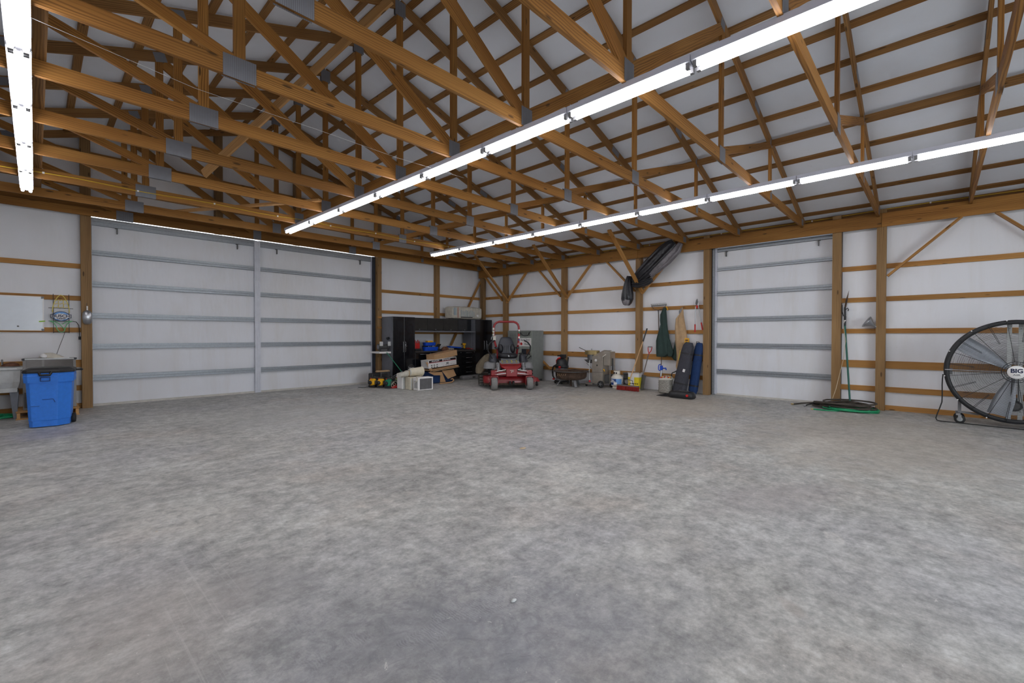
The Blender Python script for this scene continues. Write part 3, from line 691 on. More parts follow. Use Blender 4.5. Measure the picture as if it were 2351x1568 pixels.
t = thing('blue_crate', 'navy blue crate peeking out under the open carton', 'crate', (8.75, 11.0, 0)); MB().loft([ring((0, 0, 0), (.12, 0, 0), (0, .12, 0), 16, 5), ring((0, 0, .2), (.14, 0, 0), (0, .14, 0), 16, 5)]).build('crate', M_NAVY, t)
t = thing('paper_roll', 'bent strip of brown cardboard on the floor by the box pile', 'cardboard', (8.28, 10.45, 0)); MB().tube([(-.25, 0, .02), (.05, 0, .02), (.2, 0, .03), (.27, 0, .08), (.24, .02, .13), (.18, .03, .11)], .02, 8).build('roll', M_CARD, t)
t = thing('grey_case', 'long grey case lying on the floor in front of the drawers', 'case', (9.70, 10.98, 0), -.05)
MB().loft([ring((0, 0, .004), (.40, 0, 0), (0, .13, 0), 24, 4), ring((0, 0, .05), (.42, 0, 0), (0, .15, 0), 24, 4), ring((0, 0, .11), (.41, 0, 0), (0, .14, 0), 24, 4), ring((0, 0, .13), (.37, 0, 0), (0, .11, 0), 24, 4)]).build('shell', M_GREY, t); MB().bx(-.05, .05, -.165, -.145, .05, .1).build('latch', M_DKST, t)

# ---------------- window air conditioners, bucket and fan head on top
for i, (x, y, w, mt, lb) in enumerate(((6.80, 9.66, .45, M_WHT, 'white window air conditioner with a dark grille, frontmost of three'), (6.82, 9.97, .42, M_CREAM, 'yellowed window air conditioner between two white ones'), (6.72, 10.26, .42, M_WHT, 'white window air conditioner rearmost, nearest the trimmers'))):
    cx = (6.90, 6.85, 6.79)[i]; t = thing('air_conditioner', lb, 'air conditioner', (cx, y, 0), (-.06, -.03, 0)[i], 'air conditioners on the floor')
    MB().bx(-w/2, w/2, -.10, .14, .004, .335-.01*i).build('case', mt, t, .008)
    if i == 0:
        MB().bx(-.175, .185, -.104, -.099, .03, .305).build('coil', M_GREY, t)
        for q in range(22): MB().bx(-.17+q*.0165, -.164+q*.0165, -.107, -.103, .035, .30).build('fin', M_DKST, t)
    else:
        MB().bx(-w/2+.02, w/2-.03, -.104, -.099, .03, .295).build('grille_panel', M_LGREY, t)
        for q in range(10): MB().bx(-w/2+.03, w/2-.04, -.109, -.103, .045+q*.025, .052+q*.025).build('louver', mt, t)
    if i == 0:
        for q in range(6): MB().bx(-w/2-.003, -w/2+.001, -.06+q*.028, -.05+q*.028, .06, .25).build('side_vent', M_GREY, t)
t = thing('white_bucket', 'white plastic bucket lying on the air conditioners', 'bucket', (6.93, 10.02, .335), -.1)
MB().loft([ring((-.20, 0, .105), (0, .10, 0), (0, 0, .10), 20), ring((.16, 0, .125), (0, .12, 0), (0, 0, .12), 20), ring((.17, 0, .125), (0, .128, 0), (0, 0, .122), 20)]).build('shell', M_CREAM, t); MB().lathe([(.07, 0), (.095, .0), (.095, .02), (.07, .02)], (-.215, 0, .105), 20, 'X').build('rim', M_LGREY, t)
t = thing('fan_head', 'small round fan with wire guard leaning behind the white bucket', 'fan', (6.92, 10.24, .45), .2)
for r_ in (.13, .10, .07, .04): MB().tube([(r_*math.cos(a*PI/12), 0, .05+r_*math.sin(a*PI/12)) for a in range(24)], .004, 5, True).build('guard_ring', M_DKST, t)
MB().lathe([(0, -.03), (.04, -.03), (.05, .05), (0, .06)], (0, 0, .05), 14, 'Y').build('motor', M_LGREY, t)
for a in range(3): MB().beam((0, .01, .05), (.11*math.cos(a*2.09+.4), .01, .05+.11*math.sin(a*2.09+.4)), .004, .06, up=(0, 1, .4)).build('blade', M_LGREY, t)
t = thing('paper_sack', 'folded white sack and yellow tub beside the bucket', 'sack', (6.56, 10.10, .325), .1)
MB().loft([ring((-.13, 0, .002), (0, .10, 0), (0, 0, .002), 12, 3), ring((-.12, 0, .06), (0, .10, 0), (0, 0, .055), 12, 3, 3, .1), ring((.08, 0, .075), (0, .1, 0), (0, 0, .07), 12, 3, 3, .1, 1), ring((.14, 0, .09), (0, .09, 0), (0, 0, .08), 12, 3)]).build('sack', M_FOIL, t); MB().cyl((.16, -.02, .02), (.21, -.02, .13), .05, 12).build('yellow_tub', M_YEL, t)
t = thing('power_cable', 'white power cord hanging over the front air conditioner', 'cord', (6.75, 9.8, 0))
MB().tube([(.3, .1, .35), (.15, .0, .352), (.02, -.05, .35), (-.06, -.10, .345), (-.13, -.26, .33), (-.16, -.30, .27), (-.22, -.28, .22)], .008, 6).build('cord', M_CREAM, t)
t = thing('cord_coil', 'loose white cord coil between the trimmers and the air conditioners', 'cord', (6.60, 10.42, 0)); MB().tube([(-.06+.05*math.cos(a*.6)-.002*a, .0+.004*a, .16+.05*math.sin(a*.6)-.004*a) for a in range(22)], .005, 6).build('cord', M_CREAM, t)
t['label'] = 'loose white cord loops hanging beside the rearmost air conditioner'

# ---------------- string trimmers and junk by the sliding door
def trimmer(loc, rz, mats, label, L=.9, lift=.12, tilt=.1):
    t = thing('string_trimmer', label, 'trimmer', loc, rz, 'garden engines heaped on the floor')
    MB().loft([ring((0, -.12, .13), (.045, 0, 0), (0, 0, .045), 14, 4), ring((0, -.09, .14), (.075, 0, 0), (0, 0, .085), 14, 4), ring((0, -.02, .15), (.085, 0, 0), (0, 0, .095), 14, 4.5), ring((0, .03, .15), (.078, 0, 0), (0, 0, .088), 14, 4)]).build('engine_cover', mats[0], t)
    MB().loft([ring((0, .03, .13), (.10, 0, 0), (0, 0, .11), 14, 3.5), ring((0, .09, .13), (.10, 0, 0), (0, 0, .11), 14, 3.5), ring((0, .14, .13), (.055, 0, 0), (0, 0, .06), 14)]).build('clutch_housing', M_BLACKP, t)
    MB().loft([ring((0, -.10, .045), (.09, 0, 0), (0, .0, .04), 12, 4), ring((0, .07, .045), (.10, 0, 0), (0, 0, .042), 12, 4)]).build('fuel_tank', mats[1], t)
    MB().lathe([(0, -.16), (.03, -.16), (.055, -.14), (.055, -.115), (0, -.115)], (-.03, 0, .14), 14, 'Y').build('starter', M_BLACKP, t)
    MB().bx(.07, .125, -.07, .03, .09, .19).build('muffler', M_DKST, t, .008); MB().bx(-.125, -.075, -.06, .03, .10, .20).build('air_filter', M_BLACKP, t, .01); MB().cyl((-.06, -.02, .235), (-.06, -.02, .26), .018, 8).build('spark_cap', M_REDP, t)
    for q in range(4): MB().bx(-.06, .06, -.02, .03, .243+q*.011, .248+q*.011).build('cooling_fin', M_DKST, t)
    MB().tube([(0, .11, .14), (0, .11+L*.5, .14+lift*.6), (0, .11+L, .14+lift)], .013, 8).build('shaft', M_DKST, t); MB().tube([(-.06, .3, .22), (-.06, .3, .28), (.06, .3, .28), (.06, .3, .22), (0, .3, .17)], .01, 6).build('loop_handle', M_BLACKP, t)
trimmer((6.28, 11.10, 0), -.95, (M_YEL, M_BLACKP), 'yellow and black trimmer engine at the far left of the heap', .55)
trimmer((6.41, 10.90, 0), -.9, (M_YEL, M_BLACKP), 'yellow and black trimmer engine, second of the two yellow ones', .6)
trimmer((6.48, 10.64, 0), -.9, (M_TEAL, M_BLACKP), 'trimmer with a green engine shell lying on the floor', .7)
trimmer((6.80, 10.56, 0), -.5, (M_RUSTR, M_BLACKP), 'dull orange and black trimmer engine beside the air conditioners', .5)
trimmer((6.92, 10.84, 0), -1.3, (M_OLIVE, M_REDP), 'small trimmer with an olive cover at the back of the heap', .4, .2)
t = thing('shaft_bundle', 'dark bundle of crossed trimmer shafts and guards behind the engines', 'trimmer parts', (6.70, 11.0, 0))
random.seed(11)
for q in range(7): MB().tube([(-.25+.04*q, -.1+.05*q, .05+.02*q), (.0+.03*q, .0, .16+.03*(q % 3)), (.28, .12-.05*q, .24-.03*q)], .011, 6).build('shaft', M_DKST if q % 2 else M_BLACKP, t)
MB().loft([ring((.05, 0, .12), (.10, 0, 0), (0, .07, 0), 14, 3), ring((.05, 0, .20), (.07, 0, 0), (0, .05, 0), 14, 3)]).build('line_guard', M_BLACKP, t)
t = thing('line_spool', 'orange-red round spool cover flat on the floor', 'spool', (6.60, 10.60, 0)); MB().lathe([(0, 0), (.11, 0), (.12, .02), (.10, .05), (.05, .06), (0, .06)], n=20).build('cover', M_REDP, t)
t = thing('generator', 'dark boxy engine unit with a padded top against the tall cabinet', 'engine', (6.62, 11.42, 0))
MB().bx(-.26, .02, -.1, .1, .04, .36).build('housing', M_BLACKP, t, .03); MB().bx(-.20, -.05, -.108, -.1, .10, .28).build('grey_panel', M_DKST, t); MB().loft([ring((.14, 0, .385), (.21, 0, 0), (0, .10, 0), 20, 4), ring((.14, 0, .42), (.19, 0, 0), (0, .09, 0), 20, 4)]).build('padded_top', M_TAN, t)
MB().bx(.02, .26, -.09, .09, .10, .385).build('engine_block', M_DKST, t, .02)
for sx in (-.2, .2): wheel(t, 'wheel', (sx, -.13, .07), .07, .04, 'Y')
for i in range(6): MB().bx(.04, .24, -.1, -.09, .14+i*.035, .15+i*.035).build('cooling_fin', M_BLACKP, t)
t = thing('handle_frame', 'pair of grey tubular handles rising across the trimmers', 'handle', (6.78, 10.95, 0)); 
for z_ in (0, -.05): MB().tube([(-.10, 0, .17+z_), (.02, .02, .27+z_), (.36, .04, .40+z_)], .010, 8).build('tube', M_GREY, t)
t = thing('green_rod', 'thin bright green pole leaning on the grinder board', 'pole', (0, 0, 0)); MB().tube([(6.84, 11.34, .93), (7.22, 11.1, .32), (7.36, 11.0, .06)], .011, 8).build('pole', M_TEAL, t); MB().cyl((7.35, 11.01, .10), (7.37, 10.99, .04), .022, 8).build('white_cap', M_WHT, t)
tag(MB().tube([(5.98, 11.35, .006), (6.08, 11.2, .006), (6.2, 11.25, .006), (6.3, 11.15, .006)], .006, 5).build('black_cable', M_RUB), 'thin black cable end on the floor left of the trimmers', 'cable')

# ---------------- red zero-turn mower
t = thing('riding_mower', 'red zero-turn riding mower with roll bar and black seat', 'mower', (8.50, 8.02, 0), math.radians(-38.2))
def P_(name, mb, mat, par=None, bev=0): return mb.build(name, mat, par or t, bev)
P_('deck', MB().loft([ring((0, .62, .15), (.70, 0, 0), (0, .36, 0), 28, 4.5), ring((0, .62, .30), (.70, 0, 0), (0, .36, 0), 28, 4.5), ring((0, .62, .325), (.66, 0, 0), (0, .32, 0), 28, 4.5)]), M_RED)
P_('deck_chute', MB().loft([ring((.70, .55, .17), (.14, 0, 0), (0, .22, 0), 14, 4), ring((.68, .55, .27), (.10, 0, 0), (0, .18, 0), 14, 4)]), M_RED)
P_('deck_skirt', MB().loft([ring((0, .62, .10), (.69, 0, 0), (0, .35, 0), 28, 4.5), ring((0, .62, .15), (.69, 0, 0), (0, .35, 0), 28, 4.5)]), M_RUST)
for x in (-.55, .70): wheel(t, 'anti_scalp_wheel', (x, .20, .13), .06, .05)
for x in (-.03, .06): wheel(t, 'anti_scalp_wheel', (x, .14, .16), .055, .05)
for x in (-.465, .465):
    w_ = wheel(t, 'caster_wheel', (x, 0, .165), .165, .155, 'X', M_TREAD, M_BLACKP, 26)
    P_('caster_fork', MB().bx(x-.105, x-.09, -.05, .07, .13, .35).bx(x+.09, x+.105, -.05, .07, .13, .35).bx(x-.105, x+.105, -.05, .12, .335, .36), M_RED)
    P_('caster_post', MB().bx(x-.075, x+.075, .02, .20, .37, .50), M_RED, None, .01)
for x in (-.66, .60):
    w_ = wheel(t, 'rear_wheel', (x, 1.12, .30), .30, .25, 'X', plain('muddy_tyre', lin(78, 76, 70), .85) if x < 0 else M_RUB, M_DKST, 30)
    lugs = MB()
    for q in range(22):
        a = 2*PI*q/22
        for sx in (-1, 1): lugs.box((x+sx*.06, 1.12+.303*math.cos(a), .30+.303*math.sin(a)), (.11, .03, .03), rx=a-PI/2, rz=0)
    P_('tread_lugs', lugs, M_TREAD, w_)
P_('frame', MB().bx(-.42, -.34, .15, 1.3, .36, .44).bx(.34, .42, .15, 1.3, .36, .44).bx(-.50, .50, .10, .19, .37, .47), M_RED)
P_('front_panel', MB().bx(-.14, .15, .06, .10, .34, .54), M_RED, None, .008)
P_('footrest', MB().add([(-.26, .14, .60), (.26, .14, .60), (.15, .08, .52), (-.14, .08, .52), (-.30, .38, .66), (.30, .38, .66), (.30, .38, .58), (-.30, .38, .58), (.26, .16, .56), (-.26, .16, .56)],
    [(0, 1, 2, 3), (0, 4, 5, 1), (4, 7, 6, 5), (0, 3, 9), (1, 8, 2), (3, 2, 8, 9), (9, 8, 6, 7), (0, 9, 7, 4), (1, 5, 6, 8)]), M_RED)
P_('foot_plate', MB().add([(-.27, .36, .665), (.27, .36, .665), (.27, .55, .73), (-.27, .55, .73), (-.27, .36, .65), (.27, .36, .65), (.27, .55, .715), (-.27, .55, .715)], [(0, 1, 2, 3), (7, 6, 5, 4), (0, 4, 5, 1), (1, 5, 6, 2), (2, 6, 7, 3), (3, 7, 4, 0)]), M_GREY)
for i in range(8):
    x = -.21+.13*(i % 4)+.01; y = .40 if i < 4 else .49; P_('grip_dot', MB().cyl((x, y, .68+(y-.36)*.34-.002), (x, y-.003, .70+(y-.36)*.34-.008), .014, 8), M_YELP)
for sx in (-1, 1):
    P_('frame_brace', MB().beam((sx*.42, .12, .45), (sx*.26, .30, .66), .035, .05), M_RED)
    P_('fender', MB().loft([ring((sx*.52, .80, .52), (.17, 0, 0), (0, .34, 0), 18, 4), ring((sx*.49, .84, .66), (.16, 0, 0), (0, .30, 0), 18, 4), ring((sx*.45, .88, .70), (.13, 0, 0), (0, .26, 0), 18, 4)]), M_GREY)
    P_('control_panel', MB().loft([ring((sx*.43, .74, .70), (.11, 0, 0), (0, .20, 0), 16, 4), ring((sx*.42, .78, .86), (.09, 0, 0), (0, .17, 0), 16, 4), ring((sx*.42, .80, .885), (.07, 0, 0), (0, .14, 0), 16, 4)]), M_SEAT)
    P_('link_rod', MB().cyl((sx*.44, .03, .475), (sx*.16, .03, .52), .011, 8).cyl((sx*.44, .03, .395), (sx*.15, .03, .43), .011, 8), M_WHT)
    pts = [(sx*(.34+.045*0)+.05*math.cos(q*.9), .10+.16*q/70+.05*math.sin(q*.9), .50+.19*q/70) for q in range(71)]
    P_('spring', MB().tube(pts, .009, 5), M_STEEL)
    P_('shock', MB().cyl((sx*.34, .10, .47), (sx*.34, .27, .70), .022, 8), M_DKST)
    P_('steering_lever', MB().tube([(sx*.42, .62, .72), (sx*.50, .55, .86), (sx*.575, .52, 1.0), (sx*.58, .50, 1.13), (sx*.50, .47, 1.23), (sx*.40, .45, 1.28)], [.014, .014, .018, .019, .019, .018], 10), M_BLACKP)
    P_('armrest', MB().bx(sx*.30-.04, sx*.30+.04, .85, 1.10, 1.04, 1.09), M_SEATD, None, .015)
P_('seat_cushion', MB().loft([ring((0, .84, .78), (.20, 0, 0), (0, .21, 0), 24, 3.2), ring((0, .83, .81), (.255, 0, 0), (0, .25, 0), 24, 3.4), ring((0, .83, .89), (.26, 0, 0), (0, .25, 0), 24, 3.4), ring((0, .85, .92), (.22, 0, 0), (0, .21, 0), 24, 3)]), M_SEATD)
rg = []
for z, w, y, d_ in ((.90, .23, 1.06, .07), (1.0, .245, 1.08, .08), (1.12, .235, 1.10, .075), (1.22, .205, 1.13, .065), (1.30, .175, 1.15, .055), (1.35, .145, 1.16, .045), (1.37, .10, 1.165, .03)): rg.append(ring((0, y, z), (w, 0, 0), (0, d_, 0), 24, 3.2))
P_('seat_back', MB().loft(rg), M_SEAT)
for sx in (-1, 1): P_('side_bolster', MB().ball((sx*.17, 1.02, 1.04), .085, 14, (.9, .8, 1.5)), M_SEATD)
for i in range(3): P_('seat_ribs', MB().bx(-.06+i*.055, -.05+i*.055, .985, 1.01, .93, 1.13), M_SEATD)
P_('seat_badge', MB().lathe([(0, -.012), (.048, -.012), (.05, 0), (0, 0)], (0, .578, .85), 20, 'Y'), M_BLACKP); P_('badge_disc', MB().lathe([(0, -.004), (.03, -.004), (.03, 0), (0, 0)], (0, .565, .85), 18, 'Y'), M_STEEL)
P_('seat_base', MB().bx(-.22, .22, .62, 1.1, .70, .79), M_DKST, None, .02)
P_('engine', MB().loft([ring((0, 1.32, .42), (.26, 0, 0), (0, .2, 0), 18, 4), ring((0, 1.32, .72), (.26, 0, 0), (0, .2, 0), 18, 4), ring((0, 1.32, .82), (.18, 0, 0), (0, .15, 0), 18, 3)]), M_BLACKP)
zt_ = 1.80
P_('roll_bar', MB().tube([(-.345, 1.06, 1.30), (-.36, 1.08, 1.55), (-.355, 1.08, 1.66), (-.33, 1.08, 1.73), (-.28, 1.08, 1.775), (-.21, 1.08, zt_), (.21, 1.08, zt_), (.28, 1.08, 1.775), (.33, 1.08, 1.73), (.355, 1.08, 1.66), (.36, 1.08, 1.55), (.345, 1.06, 1.18)], .030, 12), M_RED)
P_('roll_bar_leg', MB().tube([(-.345, 1.06, 1.32), (-.345, 1.06, 1.26), (-.30, 1.08, 1.12), (-.255, 1.10, .98), (-.25, 1.10, .76)], .030, 10), M_RED); P_('roll_bar_leg', MB().tube([(.345, 1.06, 1.2), (.33, 1.10, 1.1), (.29, 1.12, .80)], .030, 10), M_RED)
P_('hinge_plate', MB().bx(-.385, -.305, 1.02, 1.10, 1.28, 1.40), M_FOIL); P_('hinge_plate', MB().bx(.31, .375, 1.015, 1.10, 1.14, 1.20), M_RED)
P_('hinge_pin', MB().tube([(-.36, 1.03, 1.36), (-.43, 1.0, 1.37), (-.44, 1.0, 1.30)], .009, 6), M_STEEL)
for z_, m_ in ((1.60, M_FOIL), (1.52, M_FOIL), (1.44, M_FOIL)): P_('decal', MB().bx(-.395, -.365 + .02, 1.035, 1.045, z_-.03, z_+.03), m_)
for z_, m_ in ((1.56, M_WHT), (1.50, M_TEAL), (1.42, M_REDP), (1.36, M_WHT), (1.29, M_DKBLUE)): P_('decal', MB().bx(.335, .375, 1.022, 1.03, z_-.025, z_+.025), m_)
P_('emblem', MB().bx(-.045, .055, .055, .06, .495, .508).bx(-.01, .055, .055, .06, .465, .478).bx(-.01, .005, .055, .06, .435, .478), M_FOIL)
P_('throttle_knob', MB().cyl((.38, .70, .89), (.38, .70, .93), .03, 8).cyl((-.38, .70, .89), (-.38, .70, .92), .03, 8), M_BLACKP)
P_('fuel_cap', MB().lathe([(0, 0), (.07, 0), (.075, .03), (0, .04)], (.40, .95, .89), 16), M_BLACKP)
c_ = thing('draped_cloth', 'khaki canvas cloth draped over the rear fender of the red mower', 'cloth', (8.50, 8.02, 0), math.radians(-38.2))
rg = []
for z, x, w, y in ((.90, -.50, .05, .95), (.86, -.54, .10, .95), (.74, -.60, .16, .93), (.66, -.645, .18, .90), (.60, -.68, .19, .84), (.50, -.745, .15, .76), (.42, -.79, .11, .72), (.385, -.81, .08, .70)): rg.append(ring((x, y, z), (w, 0, 0), (0, .10+.03*math.sin(z*20), 0), 28, 2.4, 6, .16, z*4))
MB().loft(rg).build('cloth', M_KHAKI, c_)

# ---------------- upright grey heater by the corner post
t = thing('shop_heater', 'tall grey-green heater cabinet with a printed sign behind the mower', 'heater', (10.72, 9.50, 0), HB)
MB().bx(-.52, .52, -.30, .24, .06, 1.57).build('cabinet', M_HEATER, t, .01); MB().bx(-.06, .50, -.312, -.30, .80, 1.55).build('front_panel', plain('heater_panel', lin(140, 146, 138), .5), t)
for q in range(22): MB().bx(-.42, -.14, -.306, -.298, .70+q*.036, .71+q*.036).build('louver', M_DKST, t)
for q in range(8): MB().bx(.03+q*.055, .05+q*.055, -.318, -.31, 1.40, 1.54).build('rib', M_DKST, t)
MB().tube([(.04, -.33, 1.52), (.12, -.34, 1.44), (.25, -.35, 1.40), (.38, -.34, 1.43), (.47, -.33, 1.54)], .010, 6).build('handle_cable', M_BLACKP, t)
MB().bx(.0, .49, -.322, -.312, 1.08, 1.335).build('sign', M_PAPER, t)
text('lettering', 'Super Saver', .085, (.25, -.3235, 1.28), (PI/2, 0, 0), M_INKBLK, t, shear=.3, xs=.98); text('lettering', 'Heater', .085, (.33, -.3235, 1.15), (PI/2, 0, 0), M_INKBLK, t, shear=.3)
MB().bx(.20, .46, -.3245, -.322, 1.215, 1.223).build('sign_rule', M_INKRED, t); MB().cyl((.09, -.3225, 1.155), (.09, -.326, 1.155), .045, 14).build('sign_logo', M_INKRED, t)
MB().bx(.10, .44, -.318, -.30, .82, 1.0).build('opening', M_DARK, t); MB().bx(.30, .44, -.322, -.318, .84, .99).build('rust_panel', M_BROWN, t)
MB().bx(.24, .50, -.306, -.30, .33, .56).build('label', M_PAPER, t)
for q in range(4): MB().bx(.27, .46, -.309, -.306, .38+q*.045, .386+q*.045).build('label_line', M_INKRED if q == 2 else M_GREY, t)
MB().tube([(.18, -.33, .80), (.30, -.36, .70), (.42, -.35, .72), (.50, -.33, .80)], .012, 6).build('hose_loop', M_BLACKP, t); MB().bx(-.5, .5, -.28, .2, 0, .06).build('base', M_DKST, t)

# ---------------- shop vacuum, fire pit, smoker, tank
t = thing('shop_vacuum', 'steel drum shop vacuum with red latches and black hose', 'vacuum', (10.64, 8.02, 0), HB)
MB().lathe([(0, .09), (.17, .09), (.18, .11), (.18, .46), (.185, .48)], n=28).build('drum', M_STEEL, t); MB().lathe([(.185, .46), (.20, .48), (.20, .52), (.185, .55), (.16, .60), (.15, .68), (.10, .74), (0, .75)], n=28).build('motor_head', M_BLACKP, t)
MB().lathe([(0, .05), (.22, .05), (.23, .07), (.20, .10), (0, .10)], n=24).build('dolly', M_RUB, t)
for a in range(4): wheel(t, 'caster', (.19*math.cos(a*1.57+.6), .19*math.sin(a*1.57+.6), .032), .032, .025)
MB().bx(-.03, .10, -.05, .09, .75, .86).build('tool_block', M_BLACKP, t, .01); MB().bx(-.12, -.0, -.07, .04, .80, .84).build('nozzle', M_BLACKP, t, .01); MB().tube([(-.15, -.05, .60), (-.13, -.08, .68), (-.06, -.1, .74), (.01, -.08, .76)], .022, 8).build('red_handle', M_REDP, t)
MB().tube([(.13, -.14, .50), (.05, -.2, .55), (-.06, -.21, .55), (-.17, -.18, .50), (-.25, -.12, .42), (-.28, -.08, .32), (-.27, -.08, .22), (-.22, -.10, .17), (-.16, -.14, .15)], .024, 10).build('hose', M_RUB, t)
for x, z in ((.07, .50), (-.15, .14), (.07, .42)): MB().bx(x-.035, x+.035, -.21, -.18, z-.025, z+.025).build('latch', M_REDP, t, .006)
MB().cyl((.19, 0, .45), (.22, .02, .78), .02, 8).build('wand', M_BLACKP, t)
t = thing('fire_pit', 'low rusty round fire pit bowl on splayed legs', 'fire pit', (10.27, 7.42, 0), HB)
MB().lathe([(.0, .19), (.30, .19), (.39, .22), (.43, .28), (.435, .40), (.49, .41), (.50, .425), (.42, .43), (.41, .30), (.28, .21), (0, .21)], n=36).build('bowl', M_RUST, t)
MB().tube([(.50*math.cos(a*PI/16), .50*math.sin(a*PI/16), .425) for a in range(32)], .012, 6, True).build('rim_tube', M_DKST, t); MB().tube([(.22*math.cos(a*PI/10)+.18, .20*math.sin(a*PI/10), .45+.01*math.sin(a)) for a in range(20)], .018, 6, True).build('grate_ring', M_RUST, t)
for sx in (-1, 1): MB().tube([(sx*.49, 0, .42), (sx*.55, -.03, .43), (sx*.55, .03, .43), (sx*.49, .03, .42)], .01, 6).build('handle', M_DKST, t)
for a in (215, 325, 90): 
    c, s_ = math.cos(math.radians(a)), math.sin(math.radians(a)); MB().beam((.26*c, .26*s_, .21), (.40*c, .40*s_, 0.01), .07, .02, up=(c, s_, .5)).build('leg', M_GREY, t)
MB().cyl((0, 0, .0), (0, 0, .2), .03, 8).build('centre_post', M_RUST, t)
for i in range(5): MB().tube([(-.16+.06*i, -.433+.01*abs(i-2), .30), (-.13+.06*i, -.437+.01*abs(i-2), .34), (-.16+.07*i, -.434+.01*abs(i-2), .37)], .006, 5).build('cutout_scroll', M_TAN, t)
t = thing('fish_fryer', 'stainless steel propane fryer cart with sloping lid and front wheel', 'fryer', (10.68, 6.73, 0), HB)
MB().bx(-.18, .16, -.14, .16, .10, .84).build('tower', M_SMOK, t, .006)
MB().bx(.165, .37, -.10, .16, .60, .98).build('side_box', M_SMOK, t, .006); MB().bx(.17, .37, -.05, .14, .12, .35).build('lower_shelf', M_DKST, t); MB().bx(.355, .37, -.10, -.08, .12, .6).bx(.165, .18, .14, .16, .12, .6).bx(.355, .37, .14, .16, .12, .6).build('frame_leg', M_SMOK, t)
MB().add([(-.14, -.16, .86), (.17, -.16, .85), (.36, .0, 1.01), (.12, .0, 1.02), (-.14, -.16, .84), (.17, -.16, .83), (.36, .0, .99), (.12, .0, 1.0)], [(0, 1, 2, 3), (7, 6, 5, 4), (0, 4, 5, 1), (1, 5, 6, 2), (2, 6, 7, 3), (3, 7, 4, 0)]).build('sloping_lid', M_SMOK, t)
MB().prism([(-.47, -.10, .74), (-.38, -.10, .74), (-.18, -.10, .74), (-.18, -.10, .65), (-.34, -.10, .65)], (0, .24, 0)).build('side_shelf', M_DKST, t)
MB().lathe([(0, -.02), (.035, -.02), (.038, 0), (0, 0)], (-.05, -.142, .735), 18, 'Y').build('gauge', M_WHT, t); MB().bx(-.03, 0, -.145, -.14, .58, .62).build('keyhole_plate', M_INKBLK, t)
MB().bx(-.18, .16, -.143, -.14, .405, .412).build('seam', M_DKST, t)
MB().tube([(-.24, -.15, .74), (-.25, -.16, .66), (-.25, -.16, .30), (-.24, -.15, .14)], .012, 8).build('gas_hose', M_LGREY, t); MB().cyl((-.24, -.16, .13), (-.24, -.16, .18), .025, 10).build('red_valve', M_REDP, t)
MB().tube([(-.38, -.1, .65), (-.2, -.1, .48)], .006, 6).build('stay_rod', M_DKST, t); MB().bx(-.38, -.18, -.14, .0, .06, .10).build('caster_bar', M_SMOK, t)
wheel(t, 'caster', (-.37, -.12, .035), .035, .03); wheel(t, 'front_wheel', (.14, -.20, .095), .095, .05, 'Y', M_RUB, M_DKST, 24)
for a in range(5): MB().beam((.14, -.23, .095), (.14+.06*math.cos(a*1.257), -.23, .095+.06*math.sin(a*1.257)), .008, .012, up=(0, 1, 0)).build('wheel_spoke', M_GREY, t)
wheel(t, 'rear_caster', (.30, .10, .06), .06, .04, 'Y'); MB().tube([(.19, -.13, .50), (.23, -.16, .45)], .014, 8).build('drain_valve', M_YEL, t); MB().bx(.375, .40, -.02, .02, .48, .80).build('hook_bar', M_DKST, t)
p = thing('stock_pot', 'tall shiny stock pot standing on the fryer side shelf', 'pot', (10.66, 6.99, .745), HB); MB().lathe([(0, 0), (.12, 0), (.125, .01), (.125, .135), (.13, .14), (0, .14)], n=26).build('pot', M_STEEL, p)
p = thing('lidded_pan', 'wide stained brassy pan with a lid knob on the stock pot', 'pan', (10.66, 6.98, .886), HB); MB().lathe([(0, 0), (.20, 0), (.205, .01), (.205, .10), (.21, .105), (.19, .115), (0, .12)], n=30).build('pan', M_BRASS, p); MB().cyl((-.02, 0, .12), (-.02, 0, .16), .018, 10).build('lid_knob', M_STEEL, p); MB().tube([(-.19, -.02, .10), (-.32, -.03, .15), (-.42, -.03, .19)], .009, 6).build('long_handle', M_DKST, p)
p = thing('cooking_tongs', 'black kitchen tongs lying on the fryer lid', 'tongs', (10.60, 6.80, .895), HB); MB().tube([(-.14, 0, .01), (.02, 0, .04), (.10, -.02, .01)], .008, 6).tube([(-.14, .01, .0), (.0, .03, .01), (.12, .02, .0)], .008, 6).build('arms', M_BLACKP, p)
t = thing('propane_tank', 'white propane tank with a blue label', 'gas tank', (10.64, 6.19, 0), HB)
MB().lathe([(0, .04), (.10, .045), (.148, .09), (.155, .13), (.155, .27), (.145, .32), (.10, .365), (.05, .38), (0, .38)], n=32).build('tank', M_TANK, t); MB().lathe([(.10, 0), (.115, .0), (.11, .06), (.09, .06)], n=24).build('foot_ring', M_TANK, t)
MB().lathe([(.075, .36), (.085, .36), (.085, .47), (.08, .475), (.07, .46)], n=20).build('collar', M_TANK, t); MB().cyl((0, 0, .38), (0, 0, .44), .03, 10).build('valve', M_BRASS, t); MB().cyl((-.03, -.087, .42), (-.03, -.08, .42), .025, 10).cyl((.03, -.085, .42), (.03, -.078, .42), .022, 10).build('collar_hole', M_INKBLK, t)
m = MB(); cols = [(math.radians(a), ) for a in range(192, 320, 8)]
def band(a0, a1, z0, z1, r): 
    mm = MB(); n = 10
    for q in range(n):
        p0, p1 = a0+(a1-a0)*q/n, a0+(a1-a0)*(q+1)/n; mm.add([(r*math.cos(p0), r*math.sin(p0), z0), (r*math.cos(p1), r*math.sin(p1), z0), (r*math.cos(p1), r*math.sin(p1), z1), (r*math.cos(p0), r*math.sin(p0), z1)], [(0, 1, 2, 3)], None, True)
    return mm
